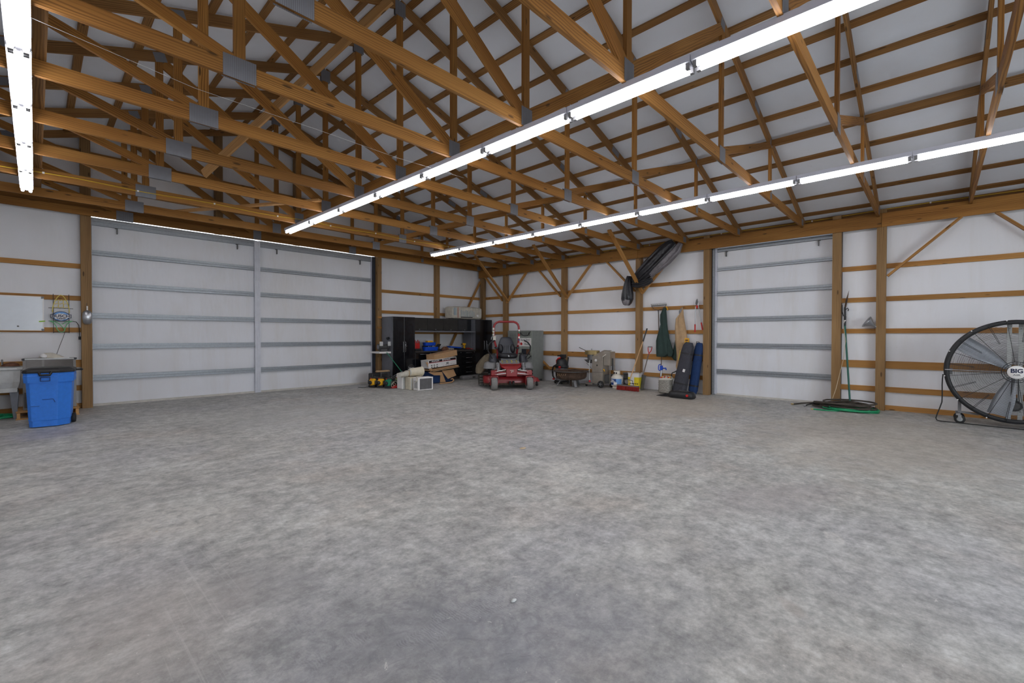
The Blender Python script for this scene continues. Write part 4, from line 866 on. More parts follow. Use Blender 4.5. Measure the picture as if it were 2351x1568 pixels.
band(math.radians(226), math.radians(350), .11, .27, .1565).build('label_wrap', M_SKYB, t); band(math.radians(226), math.radians(292), .115, .265, .1575).build('label_field', M_DKBLUE, t)
band(math.radians(268), math.radians(300), .115, .18, .158).build('label_swoosh', M_WHT, t)
text('lettering', 'blue', .05, (-.035, -.1605, .235), (PI/2, 0, -.21), M_WHT, t, .002, bold=.0015); text('lettering', 'RHINO', .05, (-.022, -.1635, .190), (PI/2, 0, -.17), M_WHT, t, .002, bold=.0015)
t = thing('black_pump_box', 'black boxy pump unit between the tank and the yellow carton', 'pump', (10.82, 5.93, 0), HB); MB().bx(-.12, .12, -.1, .1, .02, .40).build('housing', M_BLACKP, t, .015); MB().bx(-.13, .13, -.11, .11, .40, .43).build('top_plate', M_DKST, t); MB().cyl((0, -.10, .2), (0, -.13, .2), .06, 14).build('motor_cap', M_GREY, t)
for q in range(4): MB().bx(-.1, .1, -.108, -.1, .29+q*.022, .30+q*.022).build('vent_slot', M_DKST, t)
t = thing('yellow_carton', 'open white and yellow printed carton by the middle post', 'box', (10.80, 5.73, 0), HB+.06)
MB().bx(-.15, .15, -.13, .13, .0, .42).build('carton', M_PAPER, t)
for a, b in ((-.15, -.085), (.02, .15)): MB().bx(a, b, -.134, -.13, .03, .33).build('yellow_print', M_YELP, t)
MB().bx(.151, .155, -.13, .13, .03, .33).build('yellow_print', M_YELP, t); MB().bx(-.15, .15, -.1345, -.1305, .03, .08).build('yellow_print', M_YELP, t)
for q in range(5): MB().bx(-.10+q*.05, -.07+q*.05, -.137, -.134, .15, .175).build('printed_block', M_INKBLK, t)
MB().prism([(-.15, -.13, .42), (.15, -.13, .42), (.17, -.16, .46), (-.16, -.15, .45)], (0, .006, 0)).build('flap', M_PAPER, t); MB().prism([(.15, -.13, .42), (.15, .13, .42), (.20, .13, .46), (.20, -.13, .46)], (.004, 0, .004)).build('flap', M_PAPER, t)
t = thing('push_broom', 'push broom with wooden handle, black grip and red bristles', 'broom', (0, 0, 0))
MB().cyl((10.86, 5.555, 1.27), (10.49, 5.765, .18), .013, 10).build('handle', M_HANDLE, t); MB().tube([(10.95, 5.49, 1.60), (10.90, 5.525, 1.42), (10.86, 5.555, 1.26)], [.019, .017, .018], 10).build('grip', M_BLACKP, t)
MB().beam((10.44, 6.06, .125), (10.41, 5.44, .125), .07, .035).build('head', M_WOODG, t); MB().tube([(10.44, 5.93, .14), (10.46, 5.90, .25), (10.49, 5.78, .28), (10.48, 5.65, .26), (10.44, 5.60, .14)], .009, 6).build('brace', M_DKST, t)
m = MB()
for q in range(150):
    yy = 6.05-q*.0042; x_ = 10.455-.0002*q-.03*(q % 3)*.8; m.beam((x_, yy, .112), (x_-.02+random.uniform(-.02, .02), yy+random.uniform(-.010, .010), .004+random.uniform(0, .01)), .007, .022, up=(1, 0, 0))
o = m.build('bristles', M_REDB, t); o['kind'] = 'stuff'
t = thing('shovel', 'square shovel leaning on the wall with a red D-handle', 'shovel', (0, 0, 0))
MB().cyl((10.97, 5.455, .93), (10.85, 5.545, .38), .014, 10).build('shaft', M_WOODG, t); MB().tube([(10.97, 5.455, .90), (10.98, 5.45, .95), (10.99, 5.475, 1.02), (11.0, 5.485, 1.10), (11.0, 5.478, 1.115)], .011, 8).tube([(10.97, 5.455, .90), (10.98, 5.445, .95), (10.99, 5.395, 1.02), (11.0, 5.378, 1.10), (11.0, 5.378, 1.115)], .011, 8).build('d_handle', M_REDP, t)
MB().cyl((11.0, 5.487, 1.12), (11.0, 5.372, 1.12), .015, 8).build('grip', M_GREY, t)
MB().add([(10.86, 5.62, .40), (10.83, 5.46, .38), (10.72, 5.48, .02), (10.75, 5.68, .02), (10.88, 5.62, .40), (10.85, 5.46, .38), (10.74, 5.48, .01), (10.77, 5.68, .01)], [(0, 1, 2, 3), (7, 6, 5, 4), (0, 4, 5, 1), (1, 5, 6, 2), (2, 6, 7, 3), (3, 7, 4, 0)]).build('blade', M_DKST, t)

# ---------------- things hanging on the right wall
t = thing('garden_rake', 'steel bow rake hung head up on the wall girt', 'rake', (0, 0, 0))
MB().beam((11.07, 5.43, 2.185), (11.07, 5.02, 2.20), .012, .02).build('head_bar', M_DKST, t)
for i in range(14): MB().cyl((11.07, 5.425-i*.031, 2.19+.001*i), (11.02, 5.42-i*.031, 2.235+.001*i), .0045, 5).build('tine', M_DKST, t)
MB().tube([(11.07, 5.43, 2.18), (11.06, 5.36, 2.11), (11.06, 5.235, 2.07), (11.06, 5.12, 2.11), (11.07, 5.03, 2.19)], .006, 6).build('bow', M_DKST, t)
MB().cyl((11.06, 5.24, 2.07), (11.04, 5.22, 1.96), .010, 8).build('ferrule', M_BLACKP, t); MB().cyl((11.04, 5.22, 1.96), (11.03, 5.205, 1.55), .013, 8).build('handle', M_WOODG, t)
def cloth(name, rows, mat, par, n=40, p=2.4, folds=7, amp=.22):
    rg = [ring((x, (ya+yb)/2, z), (0, -(ya-yb)/2, 0), (d, 0, 0), n, p, folds, amp, z*3.1) for (z, ya, yb, x, d) in rows]
    return MB().loft(rg).build(name, mat, par)
t = thing('green_coat', 'long dark green coat hung from a hook on the girt', 'coat', (0, 0, 0))
cloth('body', [(2.13, 5.055, 5.02, 11.03, .02), (2.08, 5.10, 5.01, 11.02, .04), (1.95, 5.15, 4.99, 11.0, .055), (1.80, 5.155, 4.975, 10.99, .06), (1.70, 5.14, 4.97, 10.99, .06), (1.55, 5.175, 4.945, 10.98, .065), (1.40, 5.22, 4.91, 10.98, .07), (1.28, 5.245, 4.89, 10.97, .07), (1.10, 5.245, 4.84, 10.97, .075), (.98, 5.24, 4.80, 10.97, .075), (.885, 5.23, 4.96, 10.97, .08), (.872, 5.22, 5.0, 10.97, .05)], M_DGREEN, t)
cloth('sleeve', [(1.32, 4.935, 4.88, 10.95, .03), (1.15, 4.93, 4.82, 10.94, .05), (1.0, 4.93, 4.77, 10.94, .05), (.90, 4.93, 4.80, 10.94, .045), (.885, 4.91, 4.82, 10.94, .03)], M_DGREEN, t, 24, 2.4, 4, .2)
MB().tube([(11.07, 5.05, 2.12), (11.02, 5.0, 2.15), (11.0, 4.97, 2.10), (11.03, 4.97, 2.06)], .012, 8).build('yellow_hook', M_YEL, t)
t = thing('green_trousers', 'narrow dark green garment hanging behind the tan coverall', 'garment', (0, 0, 0))
cloth('cloth', [(1.62, 4.745, 4.70, 11.06, .02), (1.40, 4.765, 4.66, 11.05, .035), (1.2, 4.79, 4.62, 11.04, .045), (1.0, 4.83, 4.60, 11.03, .05), (.88, 4.86, 4.62, 11.02, .05), (.80, 4.79, 4.64, 11.02, .045), (.785, 4.76, 4.68, 11.02, .03)], M_DGREEN, t, 30)
t = thing('tan_coverall', 'tan canvas coverall with dark collar hanging on the wall', 'coverall', (0, 0, 0))
cloth('body', [(2.11, 4.60, 4.585, 11.03, .015), (2.0, 4.61, 4.56, 11.01, .035), (1.93, 4.66, 4.55, 10.99, .05), (1.83, 4.735, 4.53, 10.98, .06), (1.68, 4.745, 4.50, 10.97, .065), (1.52, 4.75, 4.47, 10.97, .065), (1.38, 4.745, 4.45, 10.97, .065), (1.24, 4.735, 4.445, 10.97, .065), (1.1, 4.715, 4.44, 10.97, .06), (.95, 4.70, 4.46, 10.97, .06), (.80, 4.70, 4.50, 10.97, .06), (.65, 4.72, 4.52, 10.97, .055), (.53, 4.69, 4.56, 10.97, .05), (.51, 4.67, 4.58, 10.97, .03)], M_TAN, t)
cloth('collar', [(2.10, 4.62, 4.60, 11.02, .012), (2.02, 4.67, 4.595, 11.0, .03), (1.96, 4.665, 4.61, 11.0, .03), (1.92, 4.655, 4.63, 11.0, .02)], M_SLATE, t, 20, 2, 3, .1)
MB().tube([(11.08, 4.62, 2.12), (11.04, 4.58, 2.10), (11.04, 4.575, 2.14)], .005, 6).build('hook', M_DKST, t)
t = thing('loppers', 'long loppers with red grips hung open on the girt', 'loppers', (0, 0, 0))
MB().prism([(11.03, 4.235, 2.31), (11.03, 4.262, 2.27), (11.03, 4.275, 2.20), (11.03, 4.26, 2.14), (11.03, 4.23, 2.17), (11.03, 4.215, 2.23), (11.03, 4.225, 2.29)], (.012, 0, 0)).build('blade', M_DKST, t); MB().prism([(11.04, 4.22, 2.24), (11.04, 4.185, 2.19), (11.04, 4.20, 2.13), (11.04, 4.235, 2.15)], (.012, 0, 0)).build('hook_blade', M_STEEL, t)
MB().bx(11.02, 11.05, 4.215, 4.255, 2.08, 2.15).build('pivot_block', M_REDP, t, .005)
for a, b, g0, g1 in (((11.03, 4.27, 2.12), (11.03, 4.279, 1.68), (11.03, 4.279, 1.69), (11.03, 4.279, 1.50)), ((11.03, 4.20, 2.12), (11.03, 4.13, 1.72), (11.03, 4.132, 1.73), (11.03, 4.098, 1.55))):
    MB().cyl(a, b, .010, 8).build('arm', M_STEEL, t); MB().cyl(g0, g1, .017, 10).build('grip', M_REDP, t)
t = thing('outlet_box', 'white outlet box beside the small sliding door post', 'outlet', (11.075, 4.13, 1.12), HB); MB().bx(-.04, .04, -.02, .02, 0, .125).build('box', M_WHT, t, .004); MB().bx(-.014, .014, -.024, -.02, .035, .09).build('socket_face', M_LGREY, t)
for z in (.048, .075): MB().bx(-.004, .004, -.026, -.024, z, z+.008).build('socket_slot', M_INKBLK, t)
t = thing('outlet_box', 'small white outlet on the wall above the shop vacuum', 'outlet', (11.10, 8.42, 1.22), HB); MB().bx(-.03, .03, -.015, .02, 0, .10).build('box', M_WHT, t, .004)

# ---------------- yard hydrant, post tool, leaning bags, basket, chainsaw case
t = thing('yard_hydrant', 'blue-handled yard hydrant leaning on the wall', 'hydrant', (0, 0, 0))
MB().cyl((10.76, 5.05, .012), (10.82, 5.05, .36), .033, 12).build('foot_pipe', M_DKST, t); MB().cyl((10.82, 5.05, .36), (10.85, 5.05, .56), .020, 10).build('pipe', M_STEEL, t)
MB().bx(10.82, 10.87, 5.01, 5.08, .54, .66).build('valve_head', M_BLUED, t, .012); MB().tube([(10.84, 5.06, .69), (10.84, 5.11, .67), (10.84, 5.12, .63), (10.84, 5.12, .56), (10.84, 5.10, .53), (10.84, 5.06, .54)], .012, 8).build('lever', M_BLUED, t)
MB().tube([(10.84, 5.02, .60), (10.84, 4.97, .59), (10.84, 4.93, .60), (10.84, 4.915, .55)], .016, 8).build('spout', M_BLUED, t); MB().tube([(10.84, 5.05, .66), (10.84, 5.045, .70), (10.86, 5.05, .88)], .010, 8).build('lift_rod', M_RUST, t)
t = thing('stump_tool', 'bent black steel bar curling up from the wrapped basket', 'bar', (0, 0, 0))
MB().tube([(10.72, 4.72, .40), (10.72, 4.725, .46), (10.73, 4.71, .50), (10.74, 4.66, .52), (10.75, 4.61, .55), (10.77, 4.58, .62), (10.80, 4.565, .75), (10.84, 4.54, .90), (10.88, 4.51, 1.1)], .014, 8).build('bar', M_BLACKP, t)
t = thing('wrapped_stack', 'grey wrapped stack of netting with orange scraps on top', 'stack', (10.62, 4.83, 0), HB)
rg = []
for i in range(15):
    z = .02+.022*i; rg.append(ring((.004*math.sin(i*2.1), 0, z), (.145+.008*(i % 2), 0, 0), (0, .13+.008*(i % 2), 0), 28, 4, 9, .03, i*1.9))
MB().loft(rg).build('stack', M_MESH, t)
rg = [ring((0, 0, .33), (.16, 0, 0), (0, .14, 0), 24, 3, 5, .08), ring((.02, 0, .36), (.17, 0, 0), (0, .14, 0), 24, 3, 5, .1, 1), ring((.03, 0, .41), (.12, 0, 0), (0, .10, 0), 24, 2.5, 5, .12, 2), ring((.03, 0, .43), (.05, 0, 0), (0, .04, 0), 24)]
MB().loft(rg).build('loose_wrap', M_FOIL, t)
for q in range(9): MB().box((-.06+.028*q, -.11+.02*(q % 3), .39+.012*(q % 2)), (.06, .02, .02), rz=q, ry=q*.4).build('orange_scrap', M_REDP if q % 3 == 0 else (M_YEL if q % 3 == 1 else M_BROWN), t)
def leaning_bag(name, label, mat, bot, top, w0, w1, d_, straps, grp=None):
    t = thing(name, label, 'bag', (0, 0, 0)); bot, top = V(bot), V(top); rg = []; ax = (top-bot).normalized(); side = V((0, -1, 0)); side = (side-ax*side.dot(ax)).normalized(); nn = side.cross(ax)
    for i in range(15):
        k = i/14; w = w0+(w1-w0)*k; e = .75 if i in (0,) else (.6 if i == 14 else (.92 if i == 13 else 1))
        rg.append(ring(bot.lerp(top, k), side*w*e, nn*d_*e, 30, 2.8, 6, .035+.02*(i % 2), i*.9))
    b_ = MB().loft(rg).build('body', mat, t)
    for k in straps:
        w = w0+(w1-w0)*k; a_ = bot.lerp(top, k)
        MB().loft([ring(a_-ax*.018, side*w*1.03, nn*d_*1.05, 30, 2.8), ring(a_+ax*.018, side*w*1.03, nn*d_*1.05, 30, 2.8)], False).build('strap', M_BLACKP, t)
    return t, side, nn, ax
t, sd, nn, ax = leaning_bag('folding_canopy_bag', 'tall blue carry bag leaning against the post by the small door', M_NAVY, (10.88, 4.27, .01), (10.96, 4.135, 1.24), .105, .095, .085, (.16, .76))
MB().tube([(10.93, 4.21, 1.20), (10.93, 4.20, 1.27), (10.93, 4.15, 1.26), (10.94, 4.10, 1.20)], .008, 6).build('carry_loop', M_BLACKP, t)
t, sd, nn, ax = leaning_bag('folding_canopy_bag', 'tall charcoal carry bag leaning in front of the blue one', M_CHAR, (10.68, 4.53, .01), (10.80, 4.325, 1.25), .17, .125, .11, (.20, .78))
MB().box((10.60, 4.37, .58), (.02, .05, .07), rx=.3).build('white_patch', M_WHT, t)
MB().tube([(10.74, 4.52, 1.06), (10.72, 4.53, .95), (10.69, 4.545, .82)], .006, 5).build('drawcord', M_YELP, t)
t = thing('yellow_level', 'yellow tool head poking above the charcoal bag', 'tool', (10.95, 4.44, 1.24), HB); MB().bx(-.05, .05, -.03, .03, 0, .11).build('body', M_YEL, t, .01); MB().bx(-.03, .035, -.034, -.03, .04, .075).build('print', M_BROWN, t); MB().tube([(-.06, -.02, -.06), (-.09, -.03, -.03), (-.12, -.03, -.04)], .012, 6).build('trigger', M_YEL, t); MB().bx(-.012, .012, -.015, .015, -.62, 0).build('shaft', M_DKST, t)
t = thing('chainsaw_case', 'black chainsaw case on the floor with its bar sheath pointing left', 'case', (10.02, 4.17, 0), HB-.08)
MB().loft([ring((0, 0, .004), (.27, 0, 0), (0, .12, 0), 26, 4), ring((0, 0, .04), (.295, 0, 0), (0, .14, 0), 26, 4), ring((0, 0, .12), (.285, 0, 0), (0, .135, 0), 26, 4), ring((0, .01, .155), (.25, 0, 0), (0, .10, 0), 26, 3.5)]).build('shell', M_BLACKP, t)
MB().bx(-.08, .14, -.03, .06, .15, .172).build('lid_rib', M_DKST, t, .008); MB().cyl((.19, -.135, .085), (.19, -.155, .085), .028, 12).build('red_emblem', M_REDP, t)
MB().add([(-.27, -.06, .02), (-.27, .06, .02), (-.27, .06, .10), (-.27, -.06, .10), (-.62, -.03, .004), (-.62, .02, .004), (-.62, .02, .012), (-.62, -.03, .012)], [(0, 3, 2, 1), (4, 5, 6, 7), (0, 1, 5, 4), (1, 2, 6, 5), (2, 3, 7, 6), (3, 0, 4, 7)]).build('bar_sheath', M_BLACKP, t)

# ---------------- black tarp slung on the knee brace
t = thing('black_tarp', 'bunched black plastic tarp slung over the braces by the middle post', 'tarp', (0, 0, 0))
def sling(pts, mat, nm, folds=7, amp=.28, n=44):
    """pts: (centre x, y, z, half width along the across direction, half depth)"""
    rg = []
    for i, (x, y, z, w, dp) in enumerate(pts):
        a = V(pts[max(i-1, 0)][:3]); b = V(pts[min(i+1, len(pts)-1)][:3]); d_ = (b-a).normalized(); ac = V((1, 0, 0)).cross(d_).normalized()
        rg.append(ring((x, y, z), ac*w, V((dp, 0, 0)), n, 2.2, folds, amp, i*.35))
    return MB().loft(rg).build(nm, mat, t)
sling([(10.80, 4.70, 3.70, .13, .05), (10.78, 4.78, 3.62, .18, .08), (10.76, 4.95, 3.47, .22, .10), (10.75, 5.12, 3.32, .22, .11), (10.74, 5.32, 3.15, .22, .12), (10.74, 5.52, 2.99, .19, .12), (10.74, 5.68, 2.86, .15, .11), (10.76, 5.74, 2.78, .11, .09)], M_TARP, 'main_fold', 9, .22)
sling([(10.78, 4.54, 3.66, .06, .04), (10.74, 4.62, 3.50, .11, .06), (10.72, 4.85, 3.28, .12, .07), (10.71, 5.10, 3.08, .10, .07), (10.72, 5.30, 2.96, .06, .05)], M_TARPG, 'grey_fold', 5, .2)
sling([(10.76, 5.90, 2.98, .06, .06), (10.75, 5.92, 2.84, .09, .09), (10.74, 5.93, 2.68, .12, .11), (10.74, 5.94, 2.50, .155, .12), (10.74, 5.95, 2.38, .16, .12), (10.74, 5.96, 2.27, .12, .10), (10.75, 5.965, 2.21, .06, .06)], M_TARP, 'hanging_end', 9, .26)
sling([(10.76, 5.78, 2.78, .10, .08), (10.74, 5.62, 2.74, .10, .09), (10.73, 5.45, 2.76, .085, .08), (10.74, 5.33, 2.80, .08, .07), (10.76, 5.26, 2.83, .05, .05)], M_TARP, 'side_bunch', 7, .28)
sling([(10.66, 5.93, 2.36, .10, .04), (10.655, 5.95, 2.28, .11, .05), (10.67, 5.96, 2.215, .07, .04)], M_TARPG, 'grey_pouch', 5, .2)

# ---------------- wall end by the small door: pole saw, funnel, hoses
t = thing('pole_saw', 'long green pole pruner with a curved saw blade on top', 'pruner', (0, 0, 0))
MB().tube([(10.82, 1.205, .10), (10.90, 1.27, 1.0), (11.04, 1.325, 1.62)], .016, 10).build('pole', plain('pole_green', lin(20, 92, 78), .4), t); MB().cyl((11.04, 1.325, 1.60), (11.06, 1.325, 1.80), .019, 10).build('clamp', M_BLACKP, t); MB().cyl((11.047, 1.3255, 1.66), (11.052, 1.3255, 1.72), .0195, 10).build('white_band', M_WHT, t); MB().cyl((11.038, 1.3255, 1.55), (11.043, 1.3255, 1.575), .0175, 10).build('red_band', M_REDP, t)
MB().tube([(11.06, 1.325, 1.80), (11.07, 1.33, 1.98)], .016, 8).build('head', M_BLACKP, t); MB().prism([(11.06, 1.345, 1.95), (11.06, 1.32, 2.12), (11.06, 1.266, 2.32), (11.06, 1.285, 2.14), (11.06, 1.315, 1.95)], (.006, 0, 0)).build('saw_blade', M_RUST, t)
MB().tube([(11.05, 1.32, 1.93), (11.05, 1.285, 1.96), (11.05, 1.27, 1.93), (11.05, 1.28, 1.90)], .009, 6).build('hook', M_BLACKP, t); MB().tube([(11.05, 1.375, 2.03), (11.05, 1.375, 1.9), (11.05, 1.35, 1.8)], .009, 6).build('lever', M_BLACKP, t)
MB().tube([(11.03, 1.345, 1.60), (10.95, 1.30, 1.30), (10.93, 1.33, .95), (10.86, 1.44, .35), (10.83, 1.50, .12)], .005, 5).build('pull_rope', plain('rope', lin(206, 190, 160), .9), t)
t = thing('metal_funnel', 'galvanised metal funnel hooked on the side of the post', 'funnel', (10.955, .845, 1.60))
A_, B_ = V((0, .02, 0)), V((-.03, .125, .075)); dr = (B_-A_).normalized(); uu = dr.cross(V((1, 0, 0))).normalized(); vv = dr.cross(uu)
MB().loft([ring(A_-dr*.04, uu*.008, vv*.008, 22), ring(A_, uu*.014, vv*.014, 22), ring(B_, uu*.115, vv*.115, 22), ring(B_+dr*.012, uu*.118, vv*.118, 22), ring(B_, uu*.108, vv*.108, 22), ring(A_+dr*.02, uu*.02, vv*.02, 22)], False).build('cone', M_STEEL, t)
def coil(name, label, mat, c, rx, ry, turns, r, z0, zs, seed, tail, rz=0):
    t = thing(name, label, 'hose', (c[0], c[1], 0), rz); rn = random.Random(seed); pts = []; N = turns*18
    ox = oy = 0; sx = sy = 1; zz = [rn.uniform(0, 1) for _ in range(turns+1)]
    for q in range(N+1):
        k = q/18; i = int(k); a = 2*PI*k; w = .5-.5*math.cos(PI*(k-i)); 
        rr = .80+.22*math.sin(k*2.7+seed)+.08*math.sin(k*7.3)
        z = z0 + zs*(k/turns)*.75 + zs*.25*math.sin(k*5.1+seed)
        pts.append((rx*rr*math.cos(a)+.06*math.sin(k*1.9), ry*rr*math.sin(a)+.08*math.cos(k*1.3+seed), max(r+.001, z)))
    pts += tail
    MB().tube(pts, r, 8).build('hose', mat, t); e = V(pts[-1]); d_ = (e-V(pts[-2])).normalized(); MB().cyl(e, e+d_*.04, r*1.25, 10).build('coupling', M_STEEL if mat is M_RUB else M_BRASS, t)
    return t
coil('garden_hose', 'bright green garden hose coiled under the black hose', M_GREEN, (10.50, 1.17), .27, .42, 7, .013, .014, .05, 2, [(-.25, .15, .013), (-.33, .30, .013), (-.34, .42, .013), (-.35, .52, .013)])
M_HBLK = plain('dusty_black_hose', lin(70, 62, 54), .6, 0, .25)
coil('black_hose', 'dusty black garden hose coiled at the foot of the post', M_HBLK, (10.60, 1.28), .25, .43, 9, .0155, .05, .12, 5, [(.15, .60, .05), (.16, .72, .03), (.10, .80, .016), (.02, .84, .016)])
coil('black_hose', 'second black hose end reaching toward the small door', M_RUB, (10.66, 1.55), .13, .34, 2, .012, .06, .03, 9, [(-.02, .25, .05), (-.06, .32, .03), (-.12, .34, .014)])

# ---------------- big drum fan
t = thing('drum_fan', 'very large round floor fan with black rim and silver blades', 'fan', (10.28, -.885, .86), HB)
R_ = .79
MB().lathe([(R_-.062, -.045), (R_-.055, -.056), (R_, -.06), (R_+.005, -.04), (R_+.005, .20), (R_, .215), (R_-.035, .21), (R_-.03, .19), (R_-.03, -.03), (R_-.062, -.045)], (0, 0, 0), 96, 'Y').build('rim', M_BLACKP, t)
m = MB()
def ringtube(mm, r, y, tr_, n=72, k=3):
    vs = []; 
    for a in range(n):
        ca, sa = math.cos(2*PI*a/n), math.sin(2*PI*a/n)
        for b in range(k):
            cb, sb = math.cos(2*PI*b/k)*tr_, math.sin(2*PI*b/k)*tr_; vs.append(((r+cb)*ca, y+sb, (r+cb)*sa))
    mm.add(vs, [(a*k+b, a*k+(b+1) % k, ((a+1) % n)*k+(b+1) % k, ((a+1) % n)*k+b) for a in range(n) for b in range(k)], None, True)
q = 0
r_ = .16
while r_ < .76: ringtube(m, r_, -.055-.06*(1-(r_/.79)**2), .0021); r_ += .0135
o = m.build('front_guard_wires', M_DKST, t); o['kind'] = 'stuff'
m = MB(); r_ = .14
while r_ < .76: ringtube(m, r_, .205, .0016, 60); r_ += .025
o = m.build('rear_guard_wires', M_DKST, t); o['kind'] = 'stuff'
def gy(r): return -.058-.06*(1-(r/.79)**2)
for i in range(24):
    a = 2*PI*(i+.5)/24; r0 = (.15, .52, .15, .45)[i % 4]; r0 = .15 if i % 2 == 0 else .46
    for da in (-.012, .012) if i % 2 else (0,):
        MB().tube([(r*math.cos(a+da), gy(r)-.002, r*math.sin(a+da)) for r in (r0, (r0+.77)/2, .775)], .0032, 5).build('guard_spoke', M_BLACKP, t)
for r_ in (.155, .13, .10): MB().tube([(r_*math.cos(a*PI/16), gy(r_)-.004, r_*math.sin(a*PI/16)) for a in range(32)], .004, 5, True).build('hub_ring', M_BLACKP, t)
MB().lathe([(0, -.135), (.098, -.135), (.10, -.13), (.10, -.12), (0, -.12)], (0, 0, 0), 32, 'Y').build('badge', M_WHT, t)
for a in range(24): MB().tube([(.098*math.cos(a*PI/12), -.122, .098*math.sin(a*PI/12)), (.155*math.cos(a*PI/12), -.115, .155*math.sin(a*PI/12))], .002, 4).build('hub_wire', M_BLACKP, t)
text('badge_text', 'BIG', .085, (0, -.137, .018), (PI/2, 0, 0), M_NAVYT, t, .0015, bold=.003); text('badge_text', 'AIR', .034, (0, -.137, -.042), (PI/2, 0, 0), M_GREY, t, .001, xs=1.5, bold=.001)
for a0 in (143, 256, 20):
    a = math.radians(a0); d_ = V((math.cos(a), 0, math.sin(a))); e_ = V((-math.sin(a), 0, math.cos(a))); rows = []
    for k in range(9):
        u = k/8; r = .10+.61*u; w = .045+.085*min(1, u*1.8); tw = -.70+.36*u
        cs, sn = math.cos(tw), math.sin(tw); wd = e_*cs+V((0, 1, 0))*sn; nd = e_*-sn+V((0, 1, 0))*cs
        rows.append([d_*r+V((0, .06, 0))+wd*(w*s_)+nd*(.016*(1-s_*s_)+off) for s_, off in ((-1, 0), (-.5, 0), (0, 0), (.5, 0), (1, 0), (1, .004), (.5, .004), (0, .004), (-.5, .004), (-1, .004))])
    MB().loft(rows).build('blade', M_ALU, t)
MB().cyl((0, .02, 0), (0, .16, 0), .06, 18).build('hub', M_DKST, t)
for x in (-.058, .062): MB().bx(x-.026, x+.026, .125, .14, -.77, .77).build('support_strip', M_LGREY, t)
for z in (.66, -.62):
    for x in (-.058, .062): MB().cyl((x, .118, z), (x, .124, z), .006, 6).build('bolt', M_BLACKP, t)
MB().cyl((-.78, -.06, .0), (-.10, -.10, -.005), .008, 8).build('guard_stay', M_STEEL, t)
MB().cyl((.0, .06, -.53), (.0, .20, -.53), .085, 18).build('motor', M_BLACKP, t); MB().cyl((0, .04, -.53), (0, .055, -.53), .055, 18).build('pulley', M_DKST, t); MB().bx(-.10, .09, .14, .2, -.48, -.42).build('motor_bracket', M_DKST, t)
MB().tube([(-.05, .05, -.53), (-.035, .05, -.28), (-.03, .05, 0)], .006, 5).tube([(.05, .05, -.53), (.035, .05, -.28), (.03, .05, 0)], .006, 5).build('drive_belt', M_BLACKP, t)
MB().bx(-.76, -.69, .02, .06, -.08, .02).build('switch_box', M_GREY, t)
for i in range(12):
    a = 2*PI*(i+.25)/12; MB().cyl((.79*math.cos(a), -.062, .79*math.sin(a)), (.79*math.cos(a), -.05, .79*math.sin(a)), .009, 8).build('rim_screw', M_WHT, t)
for sx in (-1, 1):
    MB().beam((sx*.60, .10, -.50), (sx*.60, .10, -.70), .04, .05, up=(0, 1, 0)).build('frame_upright', M_GREY, t); MB().beam((sx*.62, -.08, -.715), (sx*.62, .30, -.715), .05, .03).build('frame_foot', M_GREY, t); MB().beam((sx*.60, .09, -.69), (sx*.38, .09, -.71), .04, .03).build('frame_brace', M_GREY, t)
    for y in (-.05, .27):
        wheel(t, 'caster', (sx*.60, y, -.792), .068, .035, 'Y', M_RUB, M_LGREY); MB().bx(sx*.60-.02, sx*.60+.02, y-.026, y-.02, -.80, -.725).bx(sx*.60-.02, sx*.60+.02, y+.02, y+.026, -.80, -.725).build('caster_fork', M_STEEL, t)
tag(MB().tube([(10.27, -.085, .78), (10.26, -.078, .70), (10.26, -.075, .60), (10.26, -.078, .45), (10.25, -.075, .32), (10.24, -.05, .22), (10.23, -.02, .12), (10.22, -.005, .05), (10.21, -.02, .018), (10.20, -.06, .010), (10.19, -.3, .010), (10.14, -.7, .010), (10.12, -1.2, .010)], .008, 6).build('power_cable', M_RUB), 'black power cable dropping from the rim of the big fan to the floor', 'cable')

# ---------------- left corner: bin, ice maker, sink, neon sign, whiteboard
t = thing('rolling_bin', 'blue wheeled bin with a black lid', 'bin', (.165, 10.09, 0), -.12)
def oct_(w, d_, ch, z, dy=0): 
    w /= 2; d_ /= 2
    return [(-w, -d_+ch*.3, z), (-w+ch*.3, -d_, z), (w-ch, -d_+dy, z), (w, -d_+ch*.9, z), (w, d_-ch*.4, z), (w-ch*.4, d_, z), (-w+ch*.4, d_, z), (-w, d_-ch*.4, z)]
MB().loft([oct_(.43, .46, .13, .012), oct_(.435, .465, .13, .10), oct_(.45, .48, .135, .11), oct_(.495, .53, .15, .69)], smooth=False).build('body', M_BLUE, t, .012)
MB().loft([oct_(.53, .57, .16, .685), oct_(.545, .585, .165, .79), oct_(.53, .57, .16, .80), oct_(.545, .585, .165, .83)], smooth=False).build('rim_band', M_BLUE, t, .008)
MB().loft([oct_(.55, .59, .16, .83), oct_(.565, .605, .165, .845), oct_(.55, .59, .16, .875), oct_(.44, .46, .12, .905), oct_(.20, .22, .05, .912)], smooth=False).build('lid', M_BLACKP, t, .01)
MB().tube([(-.10, -.30, .85), (-.08, -.325, .80), (.02, -.325, .80), (.04, -.30, .85)], .018, 8).build('lid_clasp', M_BLACKP, t); MB().tube([(-.08, -.295, .765), (-.08, -.30, .71), (.02, -.30, .71), (.02, -.295, .765), (-.08, -.295, .765)], .006, 6).build('latch_loop', M_NAVYT, t)
MB().tube([(-.07, -.262, .43), (.05, -.262, .43), (.07, -.26, .38)], .004, 5).build('moulded_line', M_DKBLUE, t); MB().beam((-.19, -.248, .33), (-.10, -.25, .33), .006, .006).build('moulded_line', M_DKBLUE, t)
MB().tube([(.27, .05, .85), (.34, .10, .85), (.34, .24, .84), (.27, .28, .84)], .014, 8).build('handle', M_BLACKP, t)
